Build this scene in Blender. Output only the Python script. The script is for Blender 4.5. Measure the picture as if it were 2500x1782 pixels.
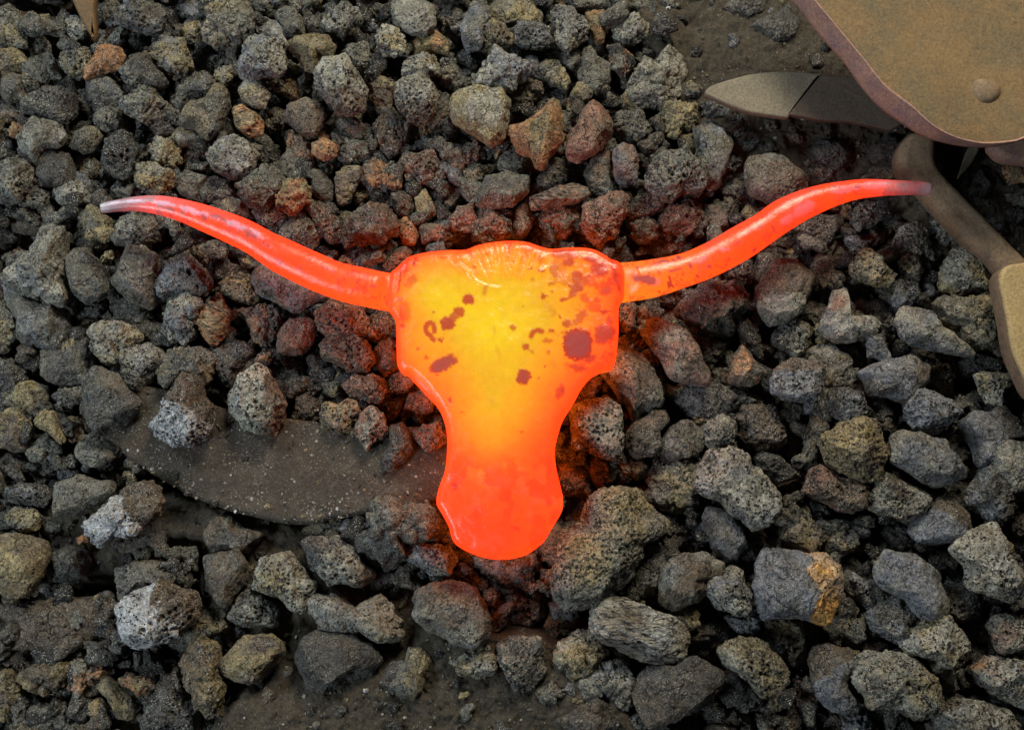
import bpy, bmesh, math, random
import numpy as np
from mathutils import Vector
from mathutils.geometry import delaunay_2d_cdt

for o in list(bpy.data.objects):
    bpy.data.objects.remove(o)
scene = bpy.context.scene
COL = scene.collection

# ------------------------------------------------------------------ camera
S = 0.0003                       # metres per photo pixel on the bed
W, H = 2500.0, 1782.0
TILT = math.radians(9.0)
HFOV = math.radians(50.0)
FPX = (W / 2) / math.tan(HFOV / 2)
DIST = FPX * S
camd = bpy.data.cameras.new("camera")
cam = bpy.data.objects.new("camera", camd)
COL.objects.link(cam)
cam.location = (0.0, -DIST * math.sin(TILT), DIST * math.cos(TILT))
cam.rotation_euler = (TILT, 0, 0)
camd.sensor_fit = 'HORIZONTAL'
camd.sensor_width = 36.0
camd.lens = 18.0 / math.tan(HFOV / 2)
camd.clip_start = 0.01
camd.clip_end = 50.0
scene.camera = cam

# ------------------------------------------------------------------ light
world = bpy.data.worlds.new("World")
scene.world = world
world.use_nodes = True
bg = world.node_tree.nodes["Background"]
bg.inputs[0].default_value = (0.80, 0.85, 0.92, 1)
bg.inputs[1].default_value = 0.026

def area(name, loc, target, size, size_y, power, color):
    l = bpy.data.lights.new(name, 'AREA')
    l.shape = 'RECTANGLE'
    l.size = size
    l.size_y = size_y
    l.energy = power
    l.color = color
    o = bpy.data.objects.new(name, l)
    COL.objects.link(o)
    o.location = loc
    o.rotation_euler = (Vector(target) - Vector(loc)).to_track_quat('-Z', 'Y').to_euler()
    return o

area("cool_window_light", (-1.15, -0.62, 0.95), (0.0, 0.02, 0), 0.36, 0.36, 12.5, (0.80, 0.91, 1.0))
area("cool_side_light", (-0.95, 0.75, 0.9), (-0.1, 0.1, 0), 0.35, 0.35, 9.5, (0.80, 0.92, 1.0))
area("warm_room_light", (0.28, 0.98, 0.86), (0.0, 0.12, 0), 0.42, 0.32, 17.5, (1.0, 0.89, 0.70))

scene.render.engine = 'CYCLES'
scene.view_settings.view_transform = 'Standard'
scene.view_settings.look = 'None'
scene.view_settings.exposure = 0.0
scene.view_settings.gamma = 1.0
scene.view_settings.use_curve_mapping = False
scene.cycles.max_bounces = 4
scene.cycles.use_adaptive_sampling = True
scene.cycles.adaptive_threshold = 0.02
scene.cycles.use_denoising = True

# ------------------------------------------------------------------ helpers
CT, ST = math.cos(TILT), math.sin(TILT)
CAM = np.array(cam.location)

def unproj(px, z=0.0):
    """photo pixels (n,2) -> world points on the plane at height z"""
    px = np.atleast_2d(np.asarray(px, float))
    dx = (px[:, 0] - W / 2) / FPX
    dy = -(px[:, 1] - H / 2) / FPX
    Y = dy * CT + ST
    Z = dy * ST - CT
    t = (z - CAM[2]) / Z
    return np.stack([CAM[0] + dx * t, CAM[1] + Y * t], 1)

_rt = np.random.RandomState(7)
_PERM = _rt.permutation(4096).astype(np.int32)
_VAL = _rt.rand(4096).astype(np.float32)

def hash_id(i, j, k):
    a = _PERM[i & 4095]
    a = _PERM[(a + j) & 4095]
    return _PERM[(a + k) & 4095]

def vnoise(p, seed=0):
    """value noise, p (n,3) -> -1..1"""
    f = np.floor(p)
    t = p - f
    t = t * t * (3 - 2 * t)
    f = f.astype(np.int32)
    f[:, 0] += (seed * 131) & 4095
    r = 0
    for a in (0, 1):
        wa = t[:, 0] if a else 1 - t[:, 0]
        pa = _PERM[(f[:, 0] + a) & 4095]
        for b in (0, 1):
            wb = (t[:, 1] if b else 1 - t[:, 1]) * wa
            pb = _PERM[(pa + f[:, 1] + b) & 4095]
            r = r + wb * ((1 - t[:, 2]) * _VAL[(pb + f[:, 2]) & 4095] + t[:, 2] * _VAL[(pb + f[:, 2] + 1) & 4095])
    return r * 2 - 1

def fbm(p, seed=0, octv=4, gain=0.5):
    a, r, n = 1.0, 0.0, 0.0
    for o in range(octv):
        r = r + a * vnoise(p * (2.03 ** o), seed + 17 * o)
        n += a
        a *= gain
    return r / n

def worley(p, seed=0):
    f = np.floor(p).astype(np.int32)
    fr = p - f
    f[:, 0] += (seed * 173) & 4095
    best = np.full(len(p), 9.0)
    for a in (-1, 0, 1):
        pa = _PERM[(f[:, 0] + a) & 4095]
        for b in (-1, 0, 1):
            pb = _PERM[(pa + f[:, 1] + b) & 4095]
            for c in (-1, 0, 1):
                h = _PERM[(pb + f[:, 2] + c) & 4095]
                x = a + _VAL[h] - fr[:, 0]
                y = b + _VAL[(h + 1031) & 4095] - fr[:, 1]
                z = c + _VAL[(h + 2069) & 4095] - fr[:, 2]
                rad = 0.6 + 0.8 * _VAL[(h + 3011) & 4095]
                np.minimum(best, (x * x + y * y + z * z) / (rad * rad), out=best)
    return np.sqrt(best)

def sstep(a, b, x):
    t = np.clip((x - a) / (b - a), 0, 1)
    return t * t * (3 - 2 * t)

def lin(c):
    c = np.asarray(c, float) / 255.0
    return np.where(c <= 0.04045, c / 12.92, ((c + 0.055) / 1.055) ** 2.4)

def make_mesh(name, verts, faces, mat, smooth=True, colors=None):
    """verts (n,3), faces (m,3 or 4) arrays or a list of lists"""
    me = bpy.data.meshes.new(name)
    verts = np.asarray(verts, np.float32)
    if isinstance(faces, np.ndarray):
        m, k = faces.shape
        me.vertices.add(len(verts))
        me.vertices.foreach_set("co", verts.ravel())
        me.loops.add(m * k)
        me.loops.foreach_set("vertex_index", faces.astype(np.int32).ravel())
        me.polygons.add(m)
        me.polygons.foreach_set("loop_start", np.arange(0, m * k, k, dtype=np.int32))
        me.update(calc_edges=True)
    else:
        me.from_pydata([tuple(map(float, v)) for v in verts], [], [list(map(int, f)) for f in faces])
        me.update()
    me.polygons.foreach_set("use_smooth", np.full(len(me.polygons), smooth, dtype=bool))
    if colors:
        for cn, arr in colors.items():
            at = me.attributes.new(cn, 'FLOAT_COLOR', 'POINT')
            a4 = np.ones((len(verts), 4), np.float32)
            a4[:, :3] = arr
            at.data.foreach_set("color", a4.ravel())
    me.materials.append(mat)
    return me

def link(name, me, loc=(0, 0, 0), parent=None):
    o = bpy.data.objects.new(name, me)
    COL.objects.link(o)
    o.location = loc
    if parent is not None:
        o.parent = parent
    return o

def tag(o, label=None, cat=None, group=None, kind=None):
    if label: o["label"] = label
    if cat: o["category"] = cat
    if group: o["group"] = group
    if kind: o["kind"] = kind
    return o

def resample(poly, n, closed=True, smooth=True):
    """Catmull-Rom through the points, n samples evenly by length"""
    P = np.asarray(poly, float)
    m = len(P)
    out = []
    rng_ = range(m if closed else m - 1)
    for i in rng_:
        if closed:
            p0, p1, p2, p3 = P[i - 1], P[i], P[(i + 1) % m], P[(i + 2) % m]
        else:
            p0, p1, p2, p3 = P[max(i - 1, 0)], P[i], P[i + 1], P[min(i + 2, m - 1)]
        for t in np.linspace(0, 1, 12, endpoint=False):
            if smooth:
                out.append(0.5 * ((2 * p1) + (-p0 + p2) * t + (2 * p0 - 5 * p1 + 4 * p2 - p3) * t * t + (-p0 + 3 * p1 - 3 * p2 + p3) * t ** 3))
            else:
                out.append(p1 * (1 - t) + p2 * t)
    if not closed:
        out.append(P[-1])
    out = np.array(out)
    Q = np.vstack([out, out[:1]]) if closed else out
    d = np.concatenate([[0], np.cumsum(np.sqrt((np.diff(Q, axis=0) ** 2).sum(1)))])
    s = np.linspace(0, d[-1], n, endpoint=not closed)
    return np.stack([np.interp(s, d, Q[:, k]) for k in range(Q.shape[1])], 1)

def poly_area(P):
    x, y = P[:, 0], P[:, 1]
    return 0.5 * float(np.sum(x * np.roll(y, -1) - y * np.roll(x, -1)))

def inside(P, q):
    """points q in polygon P"""
    r = np.zeros(len(q), bool)
    X1, Y1 = P[:, 0][None], P[:, 1][None]
    X2, Y2 = np.roll(P[:, 0], -1)[None], np.roll(P[:, 1], -1)[None]
    DY = np.where(Y2 == Y1, 1e-9, Y2 - Y1)
    for s0 in range(0, len(q), 4096):
        x, y = q[s0:s0 + 4096, :1], q[s0:s0 + 4096, 1:2]
        c = ((Y1 > y) != (Y2 > y)) & (x < (X2 - X1) * (y - Y1) / DY + X1)
        r[s0:s0 + 4096] = (c.sum(1) & 1).astype(bool)
    return r

def seg_dist(P, q, closed=True):
    A = P if closed else P[:-1]
    B = np.roll(P, -1, axis=0) if closed else P[1:]
    AB = B - A
    L2 = np.maximum((AB ** 2).sum(1), 1e-12)[None]
    best = np.empty(len(q))
    for s0 in range(0, len(q), 4096):
        dx = q[s0:s0 + 4096, :1] - A[:, 0][None]
        dy = q[s0:s0 + 4096, 1:2] - A[:, 1][None]
        t = np.clip((dx * AB[:, 0] + dy * AB[:, 1]) / L2, 0, 1)
        best[s0:s0 + 4096] = np.sqrt(((dx - t * AB[:, 0]) ** 2 + (dy - t * AB[:, 1]) ** 2).min(1))
    return best

def sdf(P, q):
    d = seg_dist(P, q)
    return np.where(inside(P, q), d, -d)

# ------------------------------------------------------------------ materials
class NT:
    def __init__(self, name):
        self.m = bpy.data.materials.new(name)
        self.m.use_nodes = True
        self.t = self.m.node_tree
        self.b = self.t.nodes["Principled BSDF"]
    def n(self, typ, **kw):
        nd = self.t.nodes.new(typ)
        for k, v in kw.items():
            if k.startswith('i_'):
                nd.inputs[k[2:].replace('_', ' ')].default_value = v
            else:
                setattr(nd, k, v)
        return nd
    def l(self, a, b):
        self.t.links.new(a, b)
    def coords(self):
        tc = self.n('ShaderNodeTexCoord')
        oi = self.n('ShaderNodeObjectInfo')
        mul = self.n('ShaderNodeMath', operation='MULTIPLY')
        mul.inputs[1].default_value = 7.3
        self.l(oi.outputs['Random'], mul.inputs[0])
        add = self.n('ShaderNodeVectorMath', operation='ADD')
        self.l(tc.outputs['Object'], add.inputs[0])
        self.l(mul.outputs[0], add.inputs[1])
        return add.outputs[0]
    def noise(self, vec, scale, detail=4, rough=0.6):
        n = self.n('ShaderNodeTexNoise')
        n.inputs['Scale'].default_value = scale
        n.inputs['Detail'].default_value = detail
        n.inputs['Roughness'].default_value = rough
        self.l(vec, n.inputs['Vector'])
        return n.outputs['Fac']
    def voro(self, vec, scale, feature='F1'):
        n = self.n('ShaderNodeTexVoronoi', feature=feature)
        n.inputs['Scale'].default_value = scale
        self.l(vec, n.inputs['Vector'])
        return n.outputs['Distance']
    def ramp(self, fac, a, b, lo, hi):
        n = self.n('ShaderNodeMapRange', clamp=True)
        n.inputs['From Min'].default_value = a
        n.inputs['From Max'].default_value = b
        n.inputs['To Min'].default_value = lo
        n.inputs['To Max'].default_value = hi
        self.l(fac, n.inputs['Value'])
        return n.outputs['Result']
    def math(self, op, a, b):
        n = self.n('ShaderNodeMath', operation=op)
        for i, v in enumerate((a, b)):
            if isinstance(v, (int, float)):
                n.inputs[i].default_value = v
            else:
                self.l(v, n.inputs[i])
        return n.outputs[0]
    def scale_col(self, col, fac):
        n = self.n('ShaderNodeVectorMath', operation='SCALE')
        self.l(col, n.inputs[0])
        if isinstance(fac, (int, float)):
            n.inputs['Scale'].default_value = fac
        else:
            self.l(fac, n.inputs['Scale'])
        return n.outputs[0]
    def mix(self, fac, a, b):
        n = self.n('ShaderNodeMix', data_type='RGBA')
        if isinstance(fac, (int, float)):
            n.inputs[0].default_value = fac
        else:
            self.l(fac, n.inputs[0])
        for i, v in ((6, a), (7, b)):
            if isinstance(v, tuple):
                n.inputs[i].default_value = (*v, 1)
            else:
                self.l(v, n.inputs[i])
        return n.outputs[2]
    def bump(self, h, strength, dist, prev=None):
        n = self.n('ShaderNodeBump')
        n.inputs['Strength'].default_value = strength
        n.inputs['Distance'].default_value = dist
        self.l(h, n.inputs['Height'])
        if prev is not None:
            self.l(prev, n.inputs['Normal'])
        return n.outputs[0]
    def attr(self, name):
        n = self.n('ShaderNodeAttribute', attribute_name=name)
        return n.outputs['Color']

def coke_material(name, pore, grit, fib=False):
    m = NT(name)
    v = m.coords()
    if fib:
        mp = m.n('ShaderNodeMapping')
        mp.inputs['Scale'].default_value = (0.22, 1.0, 1.0)
        m.l(v, mp.inputs['Vector'])
        v2 = mp.outputs[0]
    else:
        v2 = v
    big = m.ramp(m.noise(v, 90, 2), 0.3, 0.7, 0.70, 1.28)
    mid = m.ramp(m.noise(v2, 330, 4, 0.85), 0.34, 0.68, 0.40, 1.62)
    fine = m.ramp(m.noise(v2, 900, 2, 0.85), 0.32, 0.70, 0.55, 1.55)
    col = m.scale_col(m.attr("tint"), m.math('MULTIPLY', m.math('MULTIPLY', big, mid), fine))
    # shade inside the pores, painted as near-black colour
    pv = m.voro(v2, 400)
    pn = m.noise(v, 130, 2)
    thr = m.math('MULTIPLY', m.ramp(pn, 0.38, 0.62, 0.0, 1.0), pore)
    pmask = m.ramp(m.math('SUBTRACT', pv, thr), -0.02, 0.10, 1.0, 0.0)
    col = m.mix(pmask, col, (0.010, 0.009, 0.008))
    # fine branching cracks
    cv = m.n('ShaderNodeTexVoronoi', feature='DISTANCE_TO_EDGE')
    cv.inputs['Scale'].default_value = 130
    wv = m.n('ShaderNodeTexNoise'); wv.inputs['Scale'].default_value = 200; wv.inputs['Detail'].default_value = 3
    m.l(v, wv.inputs['Vector'])
    ad = m.n('ShaderNodeVectorMath', operation='MULTIPLY_ADD')
    m.l(wv.outputs['Color'], ad.inputs[0]); ad.inputs[1].default_value = (0.006, 0.006, 0.006); m.l(v2, ad.inputs[2])
    m.l(ad.outputs[0], cv.inputs['Vector'])
    ck = m.math('MULTIPLY', m.ramp(cv.outputs['Distance'], 0.012, 0.05, 1.0, 0.0), m.ramp(m.noise(v, 70, 2), 0.48, 0.56, 0.0, 0.85))
    col = m.mix(ck, col, (0.010, 0.009, 0.008))
    # crystalline grains, their glints painted as pale specks
    gm = m.math('MULTIPLY', m.ramp(m.noise(v, 1100, 1, 0.5), 0.60, 0.66, 0.0, grit), m.ramp(m.noise(v, 110, 2), 0.42, 0.6, 0.25, 1.0))
    col = m.mix(gm, col, (0.62, 0.60, 0.52))
    m.l(col, m.b.inputs['Base Color'])
    m.l(m.ramp(m.noise(v, 800, 2), 0.35, 0.65, 0.30, 0.85), m.b.inputs['Roughness'])
    m.b.inputs['Specular IOR Level'].default_value = 0.5
    b1 = m.bump(m.noise(v2, 240, 4, 0.82), 1.0, 0.0038)
    b2 = m.bump(m.noise(v2, 800, 2, 0.8), 0.9, 0.0011, b1)
    b3 = m.bump(m.math('SUBTRACT', m.math('SUBTRACT', 1.0, pmask), ck), 0.9 if pore > 0.2 else 0.6, 0.0016, b2)
    m.l(b3, m.b.inputs['Normal'])
    return m.m

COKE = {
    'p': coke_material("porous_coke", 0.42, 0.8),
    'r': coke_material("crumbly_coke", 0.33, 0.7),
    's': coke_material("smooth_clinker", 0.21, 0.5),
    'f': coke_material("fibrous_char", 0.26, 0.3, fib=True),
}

def dusty(name, c1, c2, c3, s1=14, s2=90, rough=0.75, grit=0.3, metal=0.0, bumpd=0.0006, gth=0.66):
    m = NT(name)
    v = m.coords()
    a = m.ramp(m.noise(v, s1, 5, 0.65), 0.35, 0.65, 0, 1)
    b = m.ramp(m.noise(v, s2, 6, 0.75), 0.45, 0.68, 0, 0.85)
    col = m.mix(a, c1, c2)
    col = m.mix(b, col, c3)
    f = m.ramp(m.noise(v, 520, 4, 0.85), 0.32, 0.68, 0.55, 1.48)
    col = m.scale_col(col, f)
    g = m.ramp(m.noise(v, 850, 1, 0.5), gth, gth + 0.06, 0.0, grit)
    g = m.math('MULTIPLY', g, m.ramp(m.noise(v, 45, 4, 0.7), 0.38, 0.66, 0.05, 1.0))
    col = m.mix(g, col, (0.36, 0.33, 0.26))
    k = m.ramp(m.voro(v, 95), 0.05, 0.12, 0.55, 0.0)
    kk = m.math('MULTIPLY', k, m.ramp(m.noise(v, 30, 2), 0.5, 0.6, 0, 1))
    col = m.mix(kk, col, (0.03, 0.026, 0.02))
    m.l(col, m.b.inputs['Base Color'])
    m.b.inputs['Roughness'].default_value = rough
    m.b.inputs['Metallic'].default_value = metal
    b1 = m.bump(m.noise(v, 120, 5, 0.7), 0.6, bumpd * 2)
    b2 = m.bump(m.noise(v, 1100, 3, 0.8), 0.8, bumpd, b1)
    m.l(b2, m.b.inputs['Normal'])
    return m.m

ASH = dusty("ash_dust", (0.062, 0.051, 0.034), (0.090, 0.073, 0.049), (0.034, 0.028, 0.021), 22, 120, 0.95, 0.9, 0, 0.0026)
DISC = dusty("sooty_steel", (0.075, 0.059, 0.042), (0.046, 0.038, 0.029), (0.125, 0.105, 0.078), 14, 80, 0.8, 0.75, 0, 0.0026, 0.61)
TAN = dusty("rusty_tan_steel", (0.165, 0.098, 0.038), (0.200, 0.132, 0.055), (0.100, 0.084, 0.048), 9, 20, 0.66, 0.08, 0, 0.0009, 0.70)
FLANGE = dusty("pinkish_rust", (0.33, 0.185, 0.128), (0.38, 0.225, 0.165), (0.18, 0.13, 0.145), 24, 60, 0.7, 0.25, 0, 0.0009)
BAR = dusty("dull_grey_steel", (0.20, 0.175, 0.120), (0.17, 0.145, 0.100), (0.130, 0.112, 0.078), 14, 90, 0.6, 0.3, 0, 0.0006)
SHADED_BAR = dusty("shaded_bar_steel", (0.082, 0.060, 0.042), (0.098, 0.072, 0.050), (0.060, 0.047, 0.036), 14, 90, 0.65, 0.3, 0, 0.0006)  # bar steel darkened to carry a cast shadow
ROD = dusty("brown_scaled_steel", (0.21, 0.142, 0.082), (0.25, 0.172, 0.100), (0.13, 0.095, 0.066), 25, 70, 0.7, 0.15, 0, 0.0010)
SPIKE = dusty("orange_rust", (0.15, 0.078, 0.022), (0.11, 0.062, 0.022), (0.07, 0.045, 0.02), 25, 90, 0.7, 0.2, 0, 0.0006)
PALE = dusty("ochre_plate", (0.36, 0.26, 0.115), (0.32, 0.225, 0.10), (0.27, 0.20, 0.10), 12, 90, 0.7, 0.15, 0, 0.0003)
# lump outlines: level, colours, texture, outline points (tile pixels of the survey), optional | label
TILES = {
(0,0): '''
1 GY r 0 20 70 20 120 90 180 200 150 310 60 310 -20 290 -20 30
0 YG p 170 250 250 205 320 250 330 340 290 385 220 360 170 310
1 YN s -20 310 120 340 200 420 130 490 40 520 -20 510
1 G s 140 430 250 400 340 420 350 500 300 560 210 550 150 490
1 NG s 0 530 90 490 170 510 215 580 170 650 60 670 0 620
2 GD p 150 680 230 600 300 560 420 600 510 640 480 740 400 810 280 780 170 740
2 LG s 180 830 230 770 300 770 400 800 440 890 380 960 300 980 230 1080 150 1020 120 930
1 OY r 60 850 110 815 170 820 170 880 120 920 70 900
0 D r -20 890 60 890 100 960 100 1050 40 1080 -20 1060
2 GL p -20 1090 90 1050 190 1070 200 1180 160 1260 120 1340 30 1340 -20 1320
1 DK s 240 1040 350 990 450 1020 500 1120 480 1200 380 1240 300 1230 250 1150
1 GY s 470 880 560 830 640 840 670 900 620 990 540 1015 470 960
0 YG p 530 1060 610 1030 660 1090 650 1180 570 1190 530 1130
2 DK p 690 930 780 880 860 890 915 1000 890 1100 830 1180 720 1150 670 1060
1 GY p 410 370 500 320 580 340 605 430 560 520 470 510 410 450
0 G s 385 500 460 510 560 540 560 610 450 600 385 560
2 O s 620 400 650 330 720 295 800 310 830 370 790 440 720 480 640 490 570 530 570 450 | salmon-orange curved lump below the tip of the rusty spike
1 GD s 570 560 640 500 760 510 850 590 840 680 790 720 720 740 620 700 570 640
1 G p 640 700 800 720 800 800 770 850 700 870 630 830 620 760
0 LG p 440 150 490 115 560 140 600 200 570 260 500 280 450 230
0 D r 370 120 420 70 470 90 450 200 400 250 360 180
2 GB p 780 80 860 20 950 0 1050 40 1090 110 1060 190 960 220 850 180 770 130
0 G s 640 60 680 -10 790 -10 820 60 760 130 690 130
2 DG p 820 400 900 360 980 390 1040 460 1110 550 1050 580 960 560 870 590 800 520
2 LG r 810 670 880 600 960 560 1030 600 1090 680 1040 770 960 810 870 760 800 710
2 GY r 1010 320 1080 245 1180 280 1250 350 1270 440 1180 500 1080 460 1020 390
1 YG s 1190 210 1230 150 1310 130 1340 200 1330 280 1260 290 1200 260
0 B r 1190 60 1270 10 1380 30 1380 110 1290 130 1210 110
2 GY r 1390 60 1480 -10 1620 10 1680 120 1650 220 1540 280 1420 310 1350 240 1370 140
0 GD r 1310 390 1390 350 1480 370 1500 430 1420 490 1330 470
1 GD r 1150 600 1210 530 1330 490 1420 530 1420 620 1330 640 1250 680 1190 740 1130 670
2 GY s 1200 770 1260 670 1370 640 1420 570 1500 590 1520 690 1480 780 1440 880 1370 910 1290 850 1210 830
1 YG r 1430 470 1540 440 1540 530 1480 580 1420 540
1 DG p 1000 790 1050 730 1120 700 1190 750 1180 830 1110 890 1040 920 1000 860
1 YL s 1140 860 1230 830 1330 860 1340 920 1260 940 1180 980 1130 920
1 YL r 990 970 1060 920 1140 930 1200 980 1160 1060 1090 1100 1010 1060
0 ND r 1210 960 1300 930 1420 940 1430 1000 1380 1070 1300 1100 1220 1050
3 LB p 1560 440 1600 300 1700 250 1830 260 1895 360 1895 470 1850 500 1750 500 1660 520 1570 490 | large pale porous lump with a bluish left side above the left horn
1 G s 1480 340 1520 270 1590 260 1580 350 1550 420 1500 400
1 BL s 1680 170 1740 120 1820 140 1880 210 1895 290 1850 300 1790 260 1700 230
1 G r 1700 -20 1850 -20 1860 60 1790 100 1700 80 1660 20
0 N p 1740 500 1870 480 1890 560 1840 620 1760 590
2 LY s 1580 590 1630 520 1700 530 1780 620 1750 720 1680 720 1600 660
2 OY f 1540 720 1600 690 1700 760 1740 810 1730 880 1640 910 1580 860 1550 790 | orange-tan split lump with grained face, left of the rounded brown lump
0 N p 1740 740 1820 690 1890 740 1860 860 1780 880
2 GL p 1360 1020 1440 930 1540 900 1640 950 1700 1020 1690 1120 1600 1180 1500 1180 1410 1120 | round glittering grey porous lump in the dip above the left horn
0 DG r 1650 930 1750 890 1830 960 1850 1040 1780 1130 1710 1130
2 YL r 900 1110 940 1060 1020 1080 1130 1150 1135 1230 1050 1270 950 1270 895 1200
1 G s 1150 1170 1220 1130 1310 1150 1385 1180 1330 1250 1290 1310 1200 1290 1150 1220
1 DG r 1310 1260 1400 1180 1540 1220 1560 1290 1480 1330 1380 1330
2 G r 1580 1230 1650 1180 1740 1120 1830 1120 1880 1200 1850 1300 1740 1380 1640 1350 1590 1300
1 LG r 370 1260 440 1200 540 1200 600 1260 590 1340 480 1340 390 1340
0 G r 610 1270 690 1240 750 1280 740 1330 640 1330
1 GY s 530 1400 600 1340 670 1370 700 1480 720 1620 640 1640 550 1600 520 1500
1 GL p 720 1500 760 1430 900 1400 1040 1430 1090 1500 1040 1580 900 1620 780 1620
0 N s 60 1440 180 1380 320 1370 400 1450 380 1520 240 1550 100 1530
1 DG p 140 1250 260 1220 330 1270 300 1370 180 1370 130 1310
0 N s 400 1390 460 1360 500 1400 510 1480 440 1500 400 1450
0 G s 980 1260 1100 1235 1190 1290 1100 1330 990 1320
1 NY s 1400 1330 1520 1300 1620 1340 1650 1420 1560 1450 1440 1400
1 NR p 1680 1400 1760 1340 1860 1380 1890 1440 1800 1500 1700 1470
0 D r 930 850 980 840 1010 920 960 950 920 900
0 N s -20 700 100 680 200 750 120 800 -20 850
0 YG r 110 130 200 90 320 100 340 160 270 200 180 220
0 D r 750 230 830 180 960 220 900 300 800 320
''',
(600,0): '''
1 G s 200 110 260 45 330 60 400 170 390 240 320 260 260 220
0 G r 310 30 360 -10 440 20 450 80 380 110
0 D s 410 150 480 85 520 110 500 180 430 200
2 GL p 500 150 560 60 640 30 750 70 770 150 700 180 640 230 560 200
2 Y s 270 310 340 250 450 230 540 240 600 310 570 370 500 380 460 480 390 450 350 380 | smooth mustard-tan wedge-shaped lump in the upper left bed
0 Y s 280 400 390 460 330 500 280 490
0 YO r 240 600 280 520 340 530 380 580 350 650 270 650
0 OY s 760 50 860 45 855 120 830 180 770 120
0 N r 650 240 700 170 770 180 810 260 790 300 680 290
1 G p 620 340 700 300 800 290 835 360 820 450 760 470 690 430
3 LN p@270 470 500 510 390 590 400 660 380 700 440 760 500 790 600 770 720 690 760 600 740 500 640 460 570 | large porous pale lump with a brownish underside, left of the dark hollow
2 LY r 850 230 920 170 1000 190 1060 280 1040 350 950 375 870 330
2 L s 970 80 1000 -10 1150 -10 1240 30 1255 150 1190 240 1090 230 1000 180 | large smooth pale block at the top edge left of centre
1 YO s 1110 280 1170 200 1260 210 1350 310 1330 350 1240 350 1170 370 1110 350
0 G r 1290 160 1310 50 1430 40 1440 110 1410 280 1340 260
2 BG s 1420 170 1480 40 1550 0 1630 40 1620 130 1570 200 1560 320 1470 340 1420 260
2 NY p 1560 190 1620 130 1720 150 1770 240 1750 310 1690 340 1610 360 1550 260
1 LY r 1050 430 1100 370 1210 350 1270 410 1290 490 1200 510 1100 520 1040 500
0 GY r 1270 400 1380 380 1400 450 1500 470 1510 560 1400 620 1300 560
3 LN p@270 1000 570 1070 520 1170 500 1240 560 1280 640 1250 740 1180 800 1090 790 1010 700 985 640 | round porous pale lump just left of the smooth pale boulder
1 NY s 810 560 860 500 960 540 970 640 950 740 880 745 820 660
0 G r 760 490 870 465 950 490 960 530 850 530
3 LB r 1540 500 1600 390 1650 310 1750 380 1880 430 1870 480 1760 580 1620 590 1540 560 | pale bluish wedge-shaped lump with a pointed top, behind the smooth boulder
3 YL s 1350 740 1370 660 1430 610 1520 590 1700 590 1740 680 1745 790 1700 900 1620 955 1540 900 1450 850 1370 800 | smooth pale boulder, largest rounded lump above the crown
0 G r 1450 400 1510 360 1590 370 1580 450 1480 470
2 N s 250 780 290 700 400 650 500 690 525 780 460 910 400 920 340 860 | smooth rounded brown lump above the small orange pieces
1 NR s 570 810 640 770 730 775 790 840 770 920 710 940 640 880
1 ON r 270 930 300 850 370 890 430 970 430 1060 350 1080 280 1010
1 OY s 480 880 510 850 560 900 550 930 480 930
2 OY s 440 960 520 910 590 960 600 1030 510 1060 440 1020 | small bright orange knob right of the brown lump
1 N p 850 850 900 770 960 750 1040 830 1050 920 1010 1010 950 1045 870 960
1 G r 600 930 650 905 700 940 790 940 815 1020 740 1080 620 1060
0 ON r 1070 810 1190 800 1210 890 1160 980 1100 1000 1060 910
1 N p 1200 820 1340 680 1370 760 1280 830 1220 880
0 N s 1250 880 1330 810 1420 860 1400 940 1290 980
1 NG s 230 1050 290 1000 350 1010 390 1070 340 1170 290 1200 225 1130
1 G s 380 1120 440 1090 520 1130 580 1220 570 1320 500 1350 430 1260 440 1190 370 1170
2 YO r 190 1310 250 1220 370 1190 440 1230 440 1320 370 1380 290 1410 210 1370 | cracked ochre lump resting close above the left horn
1 NY f 600 1150 660 1100 770 1110 750 1190 700 1280 690 1340 620 1350 590 1260
1 ON r 790 1100 850 1050 950 1100 1010 1170 1010 1240 930 1260 820 1220
0 YN s 700 1260 800 1240 840 1290 760 1350 700 1320
1 NR p 1010 1080 1060 1000 1180 1010 1275 990 1270 1090 1230 1190 1150 1230 1060 1190
1 NR r 1280 1010 1340 980 1480 960 1570 980 1600 1050 1500 1080 1430 1140 1330 1080
1 OY s 1640 1000 1680 940 1760 930 1740 980 1690 1010 1650 1060
1 GN p 1680 1050 1740 990 1850 990 1890 1100 1850 1170 1750 1150 1670 1110
1 YG p 1440 1130 1560 1080 1660 1090 1620 1150 1560 1200 1460 1240
0 NR s 1300 1110 1420 1150 1440 1200 1340 1240 1300 1180
2 GN s 1530 1290 1600 1180 1720 1150 1860 1180 1860 1280 1780 1360 1640 1380 1520 1350
0 G r 830 1290 870 1250 960 1250 990 1320 950 1370 870 1340
1 N p 960 1290 1010 1250 1090 1290 1120 1370 1070 1430 1000 1410
1 YG s 1120 1310 1190 1250 1240 1350 1255 1410 1200 1470 1130 1420
2 NR r 660 1540 700 1420 820 1350 940 1360 990 1450 980 1540 900 1624 680 1624 650 1580 | large brown lump behind the base of the left horn
1 NR p 370 1320 450 1310 550 1370 640 1470 640 1560 560 1610 500 1530 430 1420
1 N p 260 1530 300 1440 390 1400 450 1480 490 1600 450 1640 280 1600
1 O s 1010 1470 1060 1440 1120 1470 1145 1560 1110 1620 1030 1620
1 NR r 1150 1500 1230 1480 1340 1480 1370 1560 1280 1620 1170 1600
1 RN r 1340 1450 1400 1380 1500 1360 1540 1440 1480 1530 1380 1520
1 RN p 1490 1470 1560 1360 1700 1370 1740 1450 1760 1560 1640 1600 1530 1580
0 N s 1280 1330 1360 1220 1440 1240 1440 1330 1340 1400 1270 1410
''',
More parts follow.
